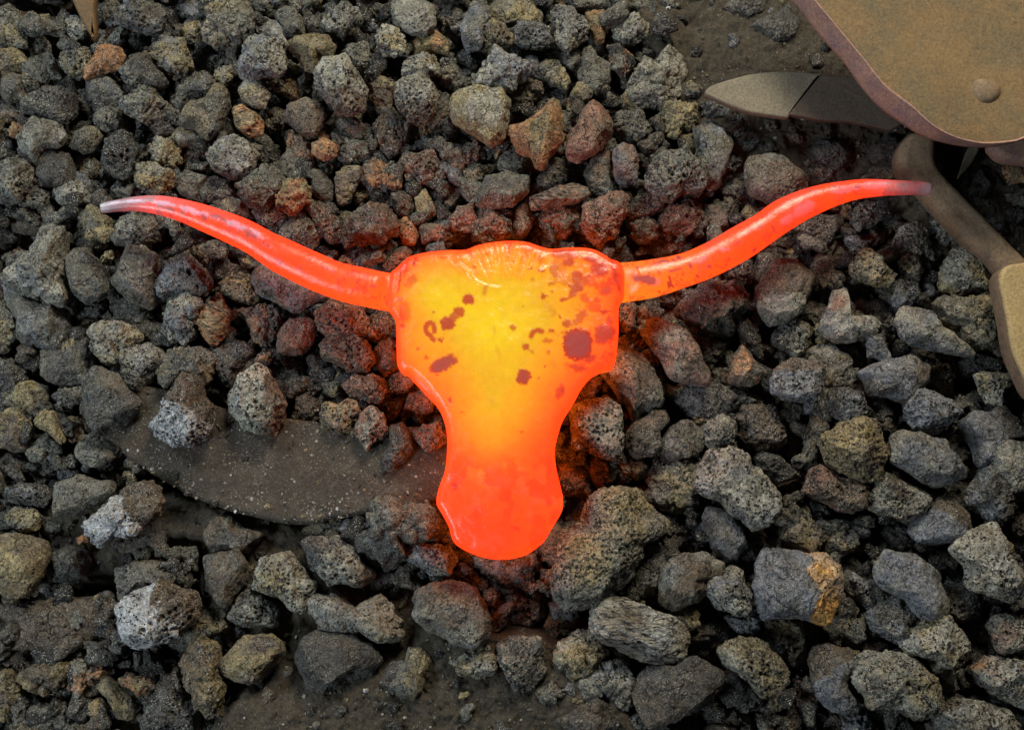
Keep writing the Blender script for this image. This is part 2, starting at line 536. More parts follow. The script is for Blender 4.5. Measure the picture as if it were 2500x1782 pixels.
(1200,0): '''
1 YG s 0 -10 270 -10 330 100 320 160 200 190 60 150 0 100
2 DB p 140 230 180 150 290 140 370 200 410 290 330 330 230 320 150 290
2 LG p 400 100 440 45 540 50 600 130 640 220 560 300 500 360 440 280 400 200
1 DG s 460 -20 800 -20 800 50 700 60 560 60
1 NY s 820 30 900 -10 930 50 860 95 820 90
0 G s 940 -20 1040 -20 1050 50 980 80 920 40
0 G s 1080 -20 1230 -20 1220 50 1150 50
1 YO s 620 90 740 70 760 140 740 270 700 300 640 200
1 GL r 800 180 870 100 980 90 1050 150 1030 220 940 290 880 310 800 250
2 DK p 1060 170 1110 80 1210 110 1230 190 1150 240 1080 220
0 G s 980 250 1060 220 1130 260 1120 310 1010 300
1 GY r 290 450 350 410 440 400 480 470 520 530 490 600 400 570 320 520
1 DG p 330 360 450 320 580 310 580 400 530 470 460 420
1 G s 570 480 610 330 660 320 720 400 780 430 780 540 700 620 600 560
1 KO p 760 310 850 290 940 360 950 430 880 510 800 460 | black glassy lump flecked with bright orange near the top centre
1 LG r 870 680 920 520 1000 400 1080 430 1150 350 1270 450 1230 580 1210 660 1150 720 1050 720 950 710
1 NY p 120 640 180 560 260 500 350 560 340 620 280 680 240 740 160 710
0 GB r 310 640 390 590 470 610 490 700 440 740 360 700
3 YO s 110 840 210 830 310 730 400 640 440 680 470 760 475 920 380 1030 340 1115 290 1100 270 1040 180 990 140 920 | tan three-pointed lump with an orange lower point above the crown
1 NY s 510 640 570 550 680 530 690 600 640 670 560 700
3 RN s 490 900 530 820 590 720 680 665 740 700 800 800 790 880 730 960 640 1030 580 1070 500 1040 | reddish smooth lump right of the tan three-pointed lump
0 G r 700 630 790 600 800 680 740 700
1 G r 820 760 880 720 990 720 1040 800 1030 900 960 950 860 920 800 850
1 YG r 1130 690 1230 660 1360 700 1350 800 1290 850 1230 920 1150 880 1120 780
0 DY p 1260 560 1320 520 1400 570 1380 640 1280 650
2 GB s 1330 830 1400 790 1490 790 1570 850 1590 950 1550 1100 1500 1230 1430 1240 1400 1130 1350 1040 1340 930 | tall smooth grey lump below the pointed grey bar
0 D r 1380 680 1480 660 1590 730 1600 810 1500 780 1400 770
3 GD p 1040 1110 1140 1000 1220 1020 1290 965 1320 1050 1400 1100 1420 1200 1380 1260 1270 1270 1200 1330 1100 1310 1040 1220 | large spongy grey lump full of open holes above the right horn
1 NR p 890 1400 960 1310 1050 1280 1180 1310 1150 1380 1080 1410 950 1450
2 BR s 810 1010 860 950 940 980 970 1070 960 1180 890 1235 820 1190 810 1100 | egg-shaped purplish lump with fine cracks right of the reddish lump
1 GR s 620 1170 660 1060 720 1000 780 1000 780 1100 800 1200 830 1260 740 1280 640 1230
0 YG r 920 940 1060 980 1110 1020 1040 1080 970 1060
1 NG f 300 1180 390 1060 450 1040 510 1130 500 1190 400 1230 320 1250
0 GY s 510 1090 620 1060 650 1100 620 1160 550 1170
2 NR f 250 1300 380 1250 520 1220 620 1250 650 1290 560 1340 430 1360 270 1390 | long thin brown lump lying level above the crown
1 N s 140 1500 160 1380 220 1340 280 1440 270 1510 190 1560
1 RN r 320 1440 350 1380 470 1360 570 1380 570 1480 490 1580 360 1540
2 RN p 590 1470 620 1370 720 1290 860 1270 900 1320 880 1430 820 1560 720 1610 620 1540
1 RN p 1110 1440 1170 1350 1280 1310 1380 1350 1400 1430 1350 1510 1250 1580 1150 1530 | round porous lump with a red glint behind the right horn's base
1 N r 930 1480 1030 1430 1110 1490 1090 1580 1020 1610 960 1560
1 NG s 1400 1350 1500 1310 1570 1400 1560 1500 1440 1540 1390 1480
0 GN r 1530 1300 1600 1290 1640 1400 1620 1490 1560 1430
0 GD p 1500 1240 1600 1190 1680 1200 1690 1280 1600 1310 1530 1280
0 N r 1090 1620 1200 1570 1310 1610 1250 1680 1120 1680
1 D s 1520 60 1620 -20 1800 -20 1800 60 1700 120 1600 100
1 D s 1700 180 1850 100 1950 60 2020 150 2010 230 1900 280 1780 230
0 D r 1600 860 1680 820 1720 870 1680 920 1620 920
0 DG r 1640 950 1740 920 1800 950 1740 1010 1650 1010
''',
(1800,0): '''
2 GN s 50 1130 90 1040 200 1020 290 1040 350 1080 440 1110 490 1160 470 1230 380 1290 230 1330 120 1290 60 1200 | smooth oval grey-brown lump touching the right horn's upper side
0 N s 460 1110 560 1090 650 1130 660 1190 560 1210 480 1170
0 NY s 800 1200 880 1120 960 1100 1060 1140 1080 1210 940 1240
0 D s 440 980 560 930 680 940 760 1000 740 1080 650 1120 500 1070
0 D s 860 980 980 900 1060 930 1100 1000 1060 1090 950 1100 850 1060
1 DG p 740 1400 850 1330 930 1350 940 1440 880 1500 800 1530 740 1480
0 N r 760 1560 870 1510 960 1540 980 1620 880 1640 780 1640
1 LD p 1030 1590 1080 1510 1180 1480 1260 1530 1270 1620 1200 1680 1080 1700 1020 1650
0 LG p 1260 1470 1350 1420 1440 1460 1520 1540 1470 1620 1330 1600
0 OY r 1720 1130 1800 1090 1915 1080 1915 1200 1800 1220
0 D s 1480 1130 1600 1120 1690 1220 1650 1310 1530 1300
0 G p 1760 1290 1915 1240 1915 1380 1790 1370
0 DG r 1620 1450 1740 1430 1780 1540 1680 1560
0 D r 1770 1390 1915 1400 1915 1500 1790 1460
0 B r 1240 1330 1340 1380 1280 1420 1240 1400
1 DN p 360 1500 500 1420 620 1430 640 1540 580 1600 440 1590
0 DN s 480 370 540 350 580 410 560 450 500 450
''',
(0,600): '''
2 LG r 80 150 150 60 230 -30 300 -110 430 -80 430 60 450 340 380 370 310 385 190 310 100 250 | large crusty pale block below the left horn's tip at left edge
2 G s 450 80 490 20 560 20 640 80 720 190 740 290 660 350 580 375 490 320 460 200
2 GN s 740 220 800 100 860 20 960 0 1040 70 1030 180 1050 330 1000 410 920 390 830 320 780 270
1 GB s 30 230 90 220 190 320 300 370 360 400 440 430 490 540 460 620 300 690 190 690 130 600 130 500 50 390
1 YG r -20 330 50 370 110 500 100 600 40 670 -20 680
2 DB p 1020 240 1070 130 1150 90 1250 60 1330 120 1400 220 1400 300 1310 330 1200 310 1080 340 | dark cindery lump riddled with holes under the left horn
1 YG p 1450 250 1540 190 1640 180 1700 260 1730 340 1650 390 1560 370 1460 320 | yellowish lump with a beaded surface beside the smooth bluish lump
2 LB r 1090 420 1100 320 1200 310 1330 350 1360 400 1290 490 1300 600 1220 665 1130 620 1080 530
2 OY f 1310 520 1340 430 1390 365 1480 370 1520 450 1500 560 1450 640 1390 660 1330 600 | rust-orange and cream grained lump below the left horn
1 D r 770 420 820 350 910 390 980 440 1040 570 960 620 880 560 770 480
0 D r 440 420 560 380 690 380 650 470 560 500 500 520
0 YG s 520 540 570 470 650 480 650 520 560 610 520 590
0 N s 670 470 720 420 750 470 700 500
2 LY p 600 560 680 510 790 500 880 540 950 600 900 680 800 710 790 790 680 770 610 700 | granular pale lump left of two similar lumps above the buried disc
2 LG p 800 730 870 660 970 650 1060 700 1070 770 1020 880 920 945 850 920 800 850
2 GY r 1040 820 1100 690 1200 670 1340 690 1380 760 1390 850 1330 930 1210 850 1190 890 1110 930 1050 890
1 D p 1400 700 1440 620 1600 640 1690 700 1640 800 1580 860 1530 960 1460 920 1400 800
1 NO r 1540 420 1640 400 1760 390 1830 460 1820 600 1760 660 1680 620 1640 520
1 NO p 1670 760 1740 680 1830 700 1780 780 1700 790
3 LN p@350 1530 980 1580 880 1690 800 1760 810 1830 900 1895 1040 1860 1180 1780 1250 1680 1240 1600 1210 1530 1100 | big lump half pale blue-grey half porous brown, on the buried disc's edge
3 WN p@60 1090 1000 1180 920 1200 880 1320 920 1340 1010 1390 1080 1400 1170 1370 1270 1250 1340 1140 1320 1030 1270 990 1180 1060 1110 | big porous lump with a whitish lower left face on the buried disc
1 DG s 280 700 370 660 500 640 600 720 600 850 560 890 400 930 300 860
1 DG s 540 860 640 800 760 860 850 950 930 1040 860 1160 760 1230 640 1250 600 1150 560 1040 | large dark dusty lump lying on the buried disc's left end
1 DL p 340 990 400 950 530 920 560 1040 470 1070 400 1060
0 N s 350 1050 420 1080 480 1160 430 1200 370 1130
1 YG s -20 1050 80 930 200 900 320 930 310 1000 240 1110 130 1100 20 1080
1 D r -20 740 70 760 170 860 160 900 60 960 -20 990
1 NY s -20 1110 110 1090 200 1150 220 1210 160 1340 80 1370 -20 1330
2 Y s 230 1130 290 1085 360 1100 420 1220 430 1290 390 1310 330 1240 240 1190 | small cracked yellow-tan lump left of the buried disc's edge
1 G r 180 1370 230 1290 300 1280 380 1350 300 1430 200 1410
1 YO r 440 1200 500 1120 550 1180 560 1260 480 1300
2 G s 490 1370 540 1290 630 1270 720 1330 760 1400 690 1450 590 1460 520 1430
0 N s -20 1400 100 1360 200 1420 180 1500 40 1520
0 D r 140 780 220 750 260 820 170 850
0 N r 1250 0 1440 0 1500 90 1440 190 1300 120
0 D r 700 310 760 280 800 340 740 400
0 Y r 1090 20 1200 0 1260 50 1100 80
0 YG r 1570 60 1640 20 1740 100 1640 150 1590 140
0 G s 570 0 700 0 690 40 620 50
0 G r 690 50 770 40 790 100 730 150
''',
(600,600): '''
2 BR s 40 240 60 180 130 110 300 200 430 260 540 330 440 370 370 420 300 430 200 370 80 320 | smooth bluish lump tucked against the underside of the left horn
0 YN s 220 460 290 430 400 420 410 490 250 510
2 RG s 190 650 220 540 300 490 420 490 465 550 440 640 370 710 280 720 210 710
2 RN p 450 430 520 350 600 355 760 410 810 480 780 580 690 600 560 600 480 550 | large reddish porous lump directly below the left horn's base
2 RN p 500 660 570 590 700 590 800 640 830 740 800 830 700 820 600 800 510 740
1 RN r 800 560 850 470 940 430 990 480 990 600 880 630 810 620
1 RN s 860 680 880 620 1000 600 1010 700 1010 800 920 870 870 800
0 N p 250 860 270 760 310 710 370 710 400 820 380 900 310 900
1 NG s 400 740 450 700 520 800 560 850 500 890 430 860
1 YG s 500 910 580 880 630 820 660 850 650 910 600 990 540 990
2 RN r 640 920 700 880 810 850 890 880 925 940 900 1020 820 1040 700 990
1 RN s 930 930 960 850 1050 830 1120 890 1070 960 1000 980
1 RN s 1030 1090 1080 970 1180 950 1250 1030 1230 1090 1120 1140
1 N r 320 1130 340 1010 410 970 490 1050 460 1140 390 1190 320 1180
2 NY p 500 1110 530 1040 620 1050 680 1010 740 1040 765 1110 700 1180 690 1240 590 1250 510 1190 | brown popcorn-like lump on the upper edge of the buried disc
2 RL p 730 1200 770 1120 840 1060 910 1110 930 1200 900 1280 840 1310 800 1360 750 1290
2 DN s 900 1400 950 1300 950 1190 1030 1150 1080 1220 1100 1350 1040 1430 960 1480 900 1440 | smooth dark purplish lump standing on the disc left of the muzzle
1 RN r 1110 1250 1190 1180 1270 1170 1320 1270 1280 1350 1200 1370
0 D r 230 920 360 920 380 970 320 1040 250 980
0 RN r 910 1040 1060 1000 1040 1090 960 1160 900 1110
0 YD p 440 930 500 990 600 1010 500 1040 440 990
0 N s 120 870 170 820 210 840 160 890
0 OY s 590 100 670 50 735 100 720 140 620 130
1 NR s 890 130 980 30 1060 0 1100 40 1030 130 950 170
0 G s 0 40 60 60 110 120 50 150 0 120
''',
(1200,600): '''
1 RN s 840 440 900 370 950 390 955 560 890 570 840 500
1 N r 960 400 1020 380 1060 430 1040 510 970 510
0 N r 1070 340 1230 310 1230 380 1180 410 1090 390
0 RN r 840 610 920 590 970 640 940 710 850 680
3 LR s 980 580 1020 520 1110 490 1230 540 1300 590 1350 680 1385 760 1430 840 1420 920 1340 920 1230 890 1170 870 1120 750 1060 670 | long pale pinkish lump pointing down-right from under the right horn
0 N s 960 700 1030 690 1110 800 1160 900 1100 880 1040 790
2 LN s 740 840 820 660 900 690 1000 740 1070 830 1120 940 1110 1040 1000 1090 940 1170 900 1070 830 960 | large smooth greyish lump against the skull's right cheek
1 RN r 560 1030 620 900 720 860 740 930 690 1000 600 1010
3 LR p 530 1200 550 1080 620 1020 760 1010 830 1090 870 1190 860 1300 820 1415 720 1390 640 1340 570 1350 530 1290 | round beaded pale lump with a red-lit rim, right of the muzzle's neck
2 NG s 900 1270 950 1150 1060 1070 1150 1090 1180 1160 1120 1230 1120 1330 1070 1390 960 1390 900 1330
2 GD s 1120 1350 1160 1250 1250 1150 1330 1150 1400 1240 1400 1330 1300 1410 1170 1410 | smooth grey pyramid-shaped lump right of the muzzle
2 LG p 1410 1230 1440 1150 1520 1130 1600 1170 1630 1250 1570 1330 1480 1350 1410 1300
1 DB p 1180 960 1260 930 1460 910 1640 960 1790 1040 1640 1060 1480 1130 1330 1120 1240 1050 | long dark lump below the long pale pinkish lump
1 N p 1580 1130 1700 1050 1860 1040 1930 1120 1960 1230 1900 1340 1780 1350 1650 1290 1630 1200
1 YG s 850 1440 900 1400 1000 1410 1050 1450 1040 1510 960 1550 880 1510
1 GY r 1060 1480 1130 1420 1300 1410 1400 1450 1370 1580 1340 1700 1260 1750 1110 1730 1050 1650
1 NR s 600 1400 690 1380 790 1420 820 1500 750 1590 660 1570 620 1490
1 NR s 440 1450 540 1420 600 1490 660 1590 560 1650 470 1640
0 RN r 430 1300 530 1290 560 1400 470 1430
2 ND r 1250 400 1330 270 1470 230 1600 240 1690 340 1670 420 1600 470 1620 560 1590 600 1450 580 1330 500 1260 460
1 KN p 1570 140 1680 90 1750 140 1760 230 1660 280 1560 210
1 KO p 1620 540 1690 460 1770 560 1780 700 1800 760 1720 740 1660 640
1 DK r 1350 600 1400 580 1480 620 1560 640 1510 740 1440 850 1380 740
2 GO s 1550 860 1600 740 1650 665 1730 740 1810 840 1720 920 1640 930 1560 900
3 LG p 1360 1560 1430 1430 1470 1350 1600 1340 1700 1400 1700 1450 1810 1530 1890 1640 1900 1760 1830 1860 1720 1880 1640 1780 1500 1700 1390 1650 | very large pitted grey lump, widest one right of the muzzle
''',
(1800,600): '''
2 NL s@270 120 330 160 180 250 110 400 80 490 200 470 310 400 440 350 480 230 515 180 480 150 410 | big lump brown above and pale below, under the right horn
1 NG r 470 170 530 50 600 70 650 150 710 230 690 280 600 290 500 290 480 230
0 N s 600 60 660 0 770 10 770 90 700 160 620 120
2 YG p 750 130 790 60 870 30 960 60 1000 140 1060 200 1000 270 920 280 830 220 750 190
1 DY p 1050 110 1120 50 1200 90 1230 160 1200 230 1120 210
1 YL p 1370 130 1420 40 1520 10 1600 60 1680 90 1690 200 1640 310 1480 320 1360 290 1330 200
1 B p 980 300 1060 230 1170 250 1200 320 1150 400 1060 450 1000 370
0 YN s 1180 320 1230 300 1290 350 1270 400 1200 390
0 ND r 780 400 960 340 1000 400 1060 470 900 480 800 450
2 LR s 600 400 640 300 720 290 735 360 710 440 780 470 880 460 950 520 920 580 780 610 700 630 600 610 540 540 | bent pinkish-grey elbow-shaped lump on the right side
0 ND r 430 420 480 330 560 360 600 410 580 500 520 540 450 480
3 LB s 1040 490 1100 390 1200 420 1290 450 1340 540 1430 610 1560 690 1540 740 1400 700 1260 680 1150 650 1080 590 | long pale lavender cracked lump near the right edge plate
2 YG r 1310 400 1370 350 1500 340 1600 335 1710 370 1720 480 1730 600 1680 660 1590 680 1480 620 1440 560 1350 500 | squarish olive-grey lump left of the tan plate at the right edge
1 LD p 220 600 290 530 380 480 480 510 490 590 440 700 390 740 300 690 230 650
1 LY s 470 690 550 640 650 650 740 720 760 840 720 900 620 950 560 930 590 820 500 760
0 YN r 690 650 780 660 830 760 800 830 750 740
2 BL s 850 600 900 585 960 610 1010 720 1000 770 920 740 860 740
3 BN p@90 210 880 260 800 360 745 500 760 580 820 570 900 500 1040 410 1010 320 990 230 980 | big bluish pitted lump with a brownish top edge on the right
2 BN s 800 840 900 780 1000 750 1130 740 1250 800 1270 900 1200 980 1090 1030 1000 990 900 980
0 YN p 1250 800 1380 780 1430 870 1410 980 1330 970 1280 900
2 DB p 600 1020 640 950 740 940 840 960 850 1060 900 1100 800 1140 720 1190 640 1110 | blue-black split porous lump above the big honeycombed tan lump
2 B p 1100 1010 1170 960 1300 950 1430 1020 1460 1110 1400 1180 1310 1240 1200 1200 1120 1130
2 LY p 1560 850 1640 830 1760 850 1850 850 1840 900 1760 960 1730 1060 1650 1040 1600 960
0 KD p 1450 760 1580 700 1680 740 1700 810 1600 840 1520 850
2 BN s@30 1470 1170 1570 1100 1660 1110 1740 1050 1840 1150 1900 1260 1800 1290 1700 1400 1600 1450 1560 1350
3 L s 1670 1390 1730 1310 1840 1290 1930 1290 1930 1600 1830 1610 1720 1490 | smooth pale grey lump cut off by the right edge
2 DB r 1530 1560 1620 1470 1700 1490 1800 1590 1850 1690 1820 1780 1740 1830 1640 1800 1520 1700
3 BL s 1010 1340 1030 1260 1110 1220 1240 1250 1390 1290 1480 1380 1510 1490 1440 1570 1310 1590 1210 1530 1120 1470 1010 1430 | large smooth bluish boulder right of the honeycombed tan lump
3 YN p 530 1280 640 1210 820 1140 930 1180 970 1290 960 1440 930 1520 830 1540 720 1500 620 1440 560 1360 | big honeycombed tan lump in the right half of the bed
1 NG s 440 1300 480 1150 560 1105 600 1120 600 1220 520 1260 520 1350 460 1370
2 NL p 870 1600 960 1530 1100 1520 1200 1580 1250 1650 1270 1720 1150 1800 1000 1810 880 1750 850 1680
2 RN p 480 1490 550 1450 640 1510 800 1550 850 1600 840 1720 740 1760 600 1700 440 1640
0 N p 280 1030 400 1020 490 1070 470 1130 350 1130
0 YG r 1150 680 1240 700 1240 770 1160 760
0 Y r 1780 960 1860 960 1800 1030
0 G p -60 950 130 990 180 1040 60 1060
0 ND r 300 1150 400 1300 420 1400 320 1380
1 DN p 110 1400 170 1360 280 1400 350 1450 410 1520 330 1570 220 1540 140 1480
''',
(0,1182): '''
1 DB p -20 0 300 0 340 60 280 150 160 130 60 120 -20 60
2 G s 360 100 400 0 520 -50 740 -10 740 60 600 150 480 190 370 210
1 GY p 40 210 100 150 210 150 280 210 240 310 150 320 70 270
0 G s 280 220 370 220 420 270 370 350 290 330
2 YN s -20 350 120 340 290 380 320 480 270 620 180 730 60 740 -20 700 | large smooth tan-brown boulder at the lower left edge
3 WN r@30 500 270 640 200 780 80 890 0 1040 20 1080 110 1030 200 930 260 900 330 780 310 680 400 610 370 | flaky whitish-lavender lump with rust, below the buried disc at left
1 O s 500 350 560 330 590 380 520 400
1 D s 350 450 430 400 560 440 600 520 540 600 430 640 360 630
0 N s 700 400 900 350 1090 300 1080 420 920 480 780 450
1 GN p 750 660 780 560 900 500 1100 520 1220 620 1180 700 1000 650 860 720 800 800
3 WN p@30 790 900 820 800 900 720 1060 640 1180 680 1290 710 1300 830 1240 930 1180 1000 1050 1040 870 1090 820 1020 | large glittering whitish porous lump with rust stains over the black hollow
1 GY r 1200 960 1310 840 1420 810 1500 870 1490 950 1350 1010 1270 1070
2 NG s 1320 480 1450 440 1560 440 1640 520 1620 640 1550 700 1510 800 1430 750 1330 620
1 NG s 1360 330 1430 220 1530 210 1600 290 1740 320 1640 470 1480 440 1390 420
1 DL p 1510 850 1560 740 1660 660 1790 780 1840 850 1800 950 1650 950 1530 910
0 N s -20 790 150 780 400 760 690 740 690 900 640 1040 470 1110 250 1110 -20 1060 | wide flat-topped brown slab at the lower left edge
1 LO r 490 1170 620 1180 740 1220 740 1270 640 1300 560 1350 540 1420 450 1340
1 YN r 140 1260 240 1180 420 1170 490 1240 430 1330 300 1390 210 1370
1 YN s 650 1340 720 1270 790 1330 880 1400 910 1480 860 1560 760 1530 710 1400
1 OY s 590 1440 660 1400 710 1480 660 1560 600 1530
2 OY r 810 1290 850 1245 900 1280 980 1280 1020 1340 970 1410 900 1370 820 1330 | small ochre nugget below the black hollow at lower left
1 D p 920 1550 1010 1400 1120 1240 1220 1330 1300 1500 1290 1640 930 1640
2 YN r 1210 1190 1270 1100 1350 1040 1440 1040 1470 1150 1480 1300 1460 1420 1460 1540 1370 1550 1300 1460 1250 1330 | tall narrow tan-brown lump near the bottom left
2 NY s 1470 1160 1560 1060 1620 1010 1780 1005 1870 1040 1895 1100 1850 1180 1770 1250 1640 1320 1490 1270
1 YN r -20 1250 60 1230 150 1330 140 1430 60 1560 -20 1560
0 GN r 120 1500 200 1400 380 1400 540 1450 560 1600 400 1640 150 1640
0 B s 250 680 290 640 350 670 320 720 260 710
0 B r 1530 960 1570 930 1630 990 1570 1030
0 N s 960 1130 1000 1070 1050 1090 1040 1200 970 1250
0 N s -20 1070 180 1080 160 1180 -20 1220
''',
(600,1182): '''
2 LY p 60 590 90 500 180 490 280 450 370 600 460 650 420 750 400 840 330 840 260 770 130 740 70 680
1 B s 620 300 660 240 760 220 840 270 740 370 660 350
2 DG r 780 200 860 110 960 120 1060 130 1180 140 1250 200 1270 300 1230 370 1040 400 1060 480 920 550 860 500 740 440 760 340 840 280 | large fissured dark lump, red-lit at its right, left of the muzzle's end
2 BL p 1020 460 1100 380 1240 390 1350 420 1390 500 1340 590 1220 600 1130 530 1030 500
0 YG s 1030 560 1100 540 1180 590 1120 660 1040 640
0 YL p 370 300 460 240 540 240 580 310 560 350 450 340 380 340
2 DL p 360 380 440 350 560 370 600 350 700 430 780 520 840 600 780 680 660 640 540 660 440 560 400 460
0 D r 820 600 880 570 1000 560 1010 640 920 700 840 680
2 LY r 430 780 470 740 600 740 720 800 870 740 960 850 1010 890 1010 1010 930 1040 840 1030 720 950 620 970 520 960 450 870 | wide pale lump split by a deep crack below the disc
3 NL s 1080 760 1130 690 1250 650 1380 630 1500 690 1580 790 1620 900 1590 1010 1500 1070 1400 1050 1200 970 1100 880 | large rounded cracked brown boulder below the muzzle
2 D s 330 1150 370 1040 480 980 620 950 740 1020 850 1080 900 1160 850 1240 760 1310 600 1370 420 1350 320 1250 | large dark smooth boulder half sunk in ash at the bottom
1 BN s 1510 480 1640 470 1900 460 1910 530 1850 640 1740 680 1640 640 1560 580 | smooth bluish lump directly beneath the end of the muzzle
1 N s 1570 760 1620 680 1670 720 1650 830 1590 820
1 GY s 950 1340 1050 1180 1070 1090 1150 1090 1220 1170 1190 1290 1120 1420 1000 1400
0 D s 890 1310 960 1170 1060 1160 1030 1270 980 1390
1 LY r 1340 1170 1450 1090 1580 1060 1640 1140 1650 1220 1560 1270 1420 1240
0 D s 860 1040 960 1030 970 1100 900 1150
''',
(1200,1182): '''
3 GY p 430 600 470 450 510 310 640 100 720 50 850 15 960 50 1030 170 1140 270 1120 350 1010 390 970 480 910 590 870 640 780 720 670 790 500 830 440 740 | the largest lump, a rough pitted grey boulder right of the muzzle's end
1 NR s 310 440 390 270 440 250 480 340 450 450 430 550 330 500
1 N s 330 560 430 560 440 700 370 740 330 680
0 N p 100 760 180 690 280 690 360 790 360 880 280 900 160 860
2 LD p 50 1070 120 1020 240 1010 320 1000 350 1060 330 1150 340 1260 270 1330 160 1380 90 1290 50 1190
1 G s 920 600 990 430 1110 400 1200 480 1190 560 1110 600 1090 740 1000 720
0 G s 1140 180 1180 140 1250 150 1260 230 1190 260
0 DN r 1110 340 1180 260 1290 230 1380 280 1380 350 1240 430
2 DB s 1400 220 1430 140 1560 180 1650 280 1680 400 1640 520 1580 540 1470 430 1420 330
3 NL s 1100 640 1150 560 1200 500 1280 450 1400 450 1520 520 1530 610 1430 620 1400 720 1340 780 1290 800 1210 860 1130 820 1100 720 | curled brownish-grey cracked lump right of the largest boulder
2 Y r 1210 870 1290 800 1360 830 1370 930 1310 970 | small yellow nub below the curled cracked lump
3 LB p 1420 690 1480 600 1600 550 1660 570 1680 660 1720 750 1700 840 1600 860 1500 810
1 B p 1530 870 1700 850 1780 880 1770 960 1720 1000 1620 970
3 LN f 660 920 690 820 780 750 900 770 1070 830 1220 880 1300 990 1300 1130 1200 1190 1110 1200 1000 1160 860 1110 740 1040 670 980 | large fibrous grey lump with parallel grain like charred wood
2 YL r 420 1140 470 1020 560 990 660 970 740 1060 780 1120 700 1190 640 1250 540 1300 460 1230 | cracked pale yellow-patched lump below left of the fibrous lump
2 LG r 580 1360 630 1260 700 1180 780 1160 900 1220 930 1340 910 1430 840 1480 750 1400 620 1420
3 DN s 940 1390 960 1280 1050 1210 1180 1200 1330 1160 1440 1200 1500 1270 1490 1370 1380 1490 1200 1540 1060 1580 970 1490 | large smooth dark boulder below the fibrous lump
0 D p 1370 800 1480 830 1560 900 1520 1050 1420 1110 1370 1020
3 LY p 1530 1110 1590 1040 1660 1005 1780 1050 1895 1110 1940 1180 1930 1300 1860 1360 1780 1380 1690 1280 1560 1200
1 D p 1510 1300 1600 1260 1700 1330 1780 1400 1700 1500 1560 1470 1500 1390
0 N r 1410 1520 1500 1480 1620 1470 1720 1560 1700 1640 1440 1640
0 G p 880 1560 960 1500 1040 1600 1000 1640 880 1640
1 ND s 540 1500 700 1400 820 1470 850 1600 740 1660 500 1660 440 1560
0 N s 400 900 560 860 570 930 500 960 420 950
0 G r 280 1380 400 1300 500 1390 430 1470 350 1440
0 Y r 470 1440 520 1400 610 1430 560 1460
0 BG s 450 1300 540 1310 560 1400 460 1370
0 D p 1100 1620 1200 1550 1360 1550 1400 1660
0 KD p 1700 300 1800 310 1780 460 1700 430
0 O s 370 780 450 760 470 830 400 860
''',
(1800,1182): '''
1 NY p 320 300 440 140 480 170 560 260 580 350 540 430 470 465 400 420 300 350
0 Y s 340 90 390 70 410 120 350 150
1 DY r 590 380 620 280 690 250 770 300 780 400 690 490 610 460
3 BA s@0 120 680 130 540 200 440 330 440 430 460 560 465 650 550 670 700 650 830 580 900 420 860 350 860 180 880 140 780 | dark bluish lump with a bright orange-ochre right face
1 NY p 600 880 680 760 740 750 790 830 780 930 700 970 620 930
1 B p 700 600 770 580 850 640 930 680 940 770 850 810 770 730
3 BL s 940 570 1000 440 1080 460 1180 460 1270 540 1350 620 1390 760 1380 830 1250 890 1180 860 1110 770 1000 700 950 640 | large smooth slate-blue lump slanting down right near lower right
1 DL p 1390 700 1480 700 1560 700 1600 790 1560 880 1480 920 1400 870
2 BN s@60 1150 300 1200 200 1330 100 1440 100 1510 180 1545 290 1480 370 1340 420 1240 400 1180 350
3 LN p 1410 430 1480 370 1600 310 1700 280 1750 380 1830 500 1890 620 1880 700 1780 750 1660 730 1550 660 1540 590 1440 480 | large pinkish-grey lump with elongated pores at the right edge
2 BD p 870 850 960 780 1040 740 1100 790 1190 860 1130 980 1080 1060 980 1010 900 960
3 LY p 1080 1050 1150 960 1260 890 1330 870 1440 940 1530 1040 1560 1100 1470 1180 1480 1220 1430 1300 1300 1230 1270 1150 1130 1120
2 LR p 1640 930 1700 880 1800 870 1900 890 1920 1080 1840 1110 1740 1110 1680 1020
0 DL r 1640 780 1700 740 1890 740 1900 820 1780 850 1660 840
0 B p 650 1030 700 990 840 980 960 1040 1040 1140 880 1120 760 1080
2 BN s@120 480 1190 500 1070 600 1055 700 1090 770 1130 720 1260 740 1370 830 1480 720 1530 620 1500 530 1400 490 1300
3 LY p 770 1240 790 1150 900 1130 1080 1150 1200 1190 1280 1280 1330 1440 1300 1520 1200 1540 1060 1480 960 1460 880 1480 830 1380 770 1310 | big glittering tan-grey lump near the bottom right corner
1 NY p 180 930 300 880 420 920 460 1080 450 1160 370 1210 320 1100 260 1050
2 LO p 1540 1220 1640 1150 1800 1160 1920 1180 1920 1480 1800 1460 1680 1370 1570 1310
2 LN p 1310 1500 1430 1420 1600 1430 1780 1500 1860 1600 1840 1660 1400 1660 1340 1590
1 B p 700 1560 760 1510 860 1520 900 1590 870 1650 700 1650
0 D s 400 1420 450 1440 500 1530 560 1640 470 1640 420 1530
0 NY p 160 1400 260 1340 350 1360 340 1460 250 1510 160 1490
0 YG r 200 1600 320 1520 370 1610 350 1660 200 1660
0 L s 1100 1600 1200 1560 1290 1660 1100 1660
0 D r 960 270 1050 260 1150 290 1180 400 1020 430 960 330
0 LG r 930 380 990 370 1000 440 940 450
0 KD r 1370 500 1450 480 1540 590 1540 660 1420 650
0 D r 1780 300 1920 260 1920 460 1800 400
1 B r 1820 1150 1920 1120 1920 1220 1820 1200
0 K r 90 330 160 300 170 450 100 450
''',
}
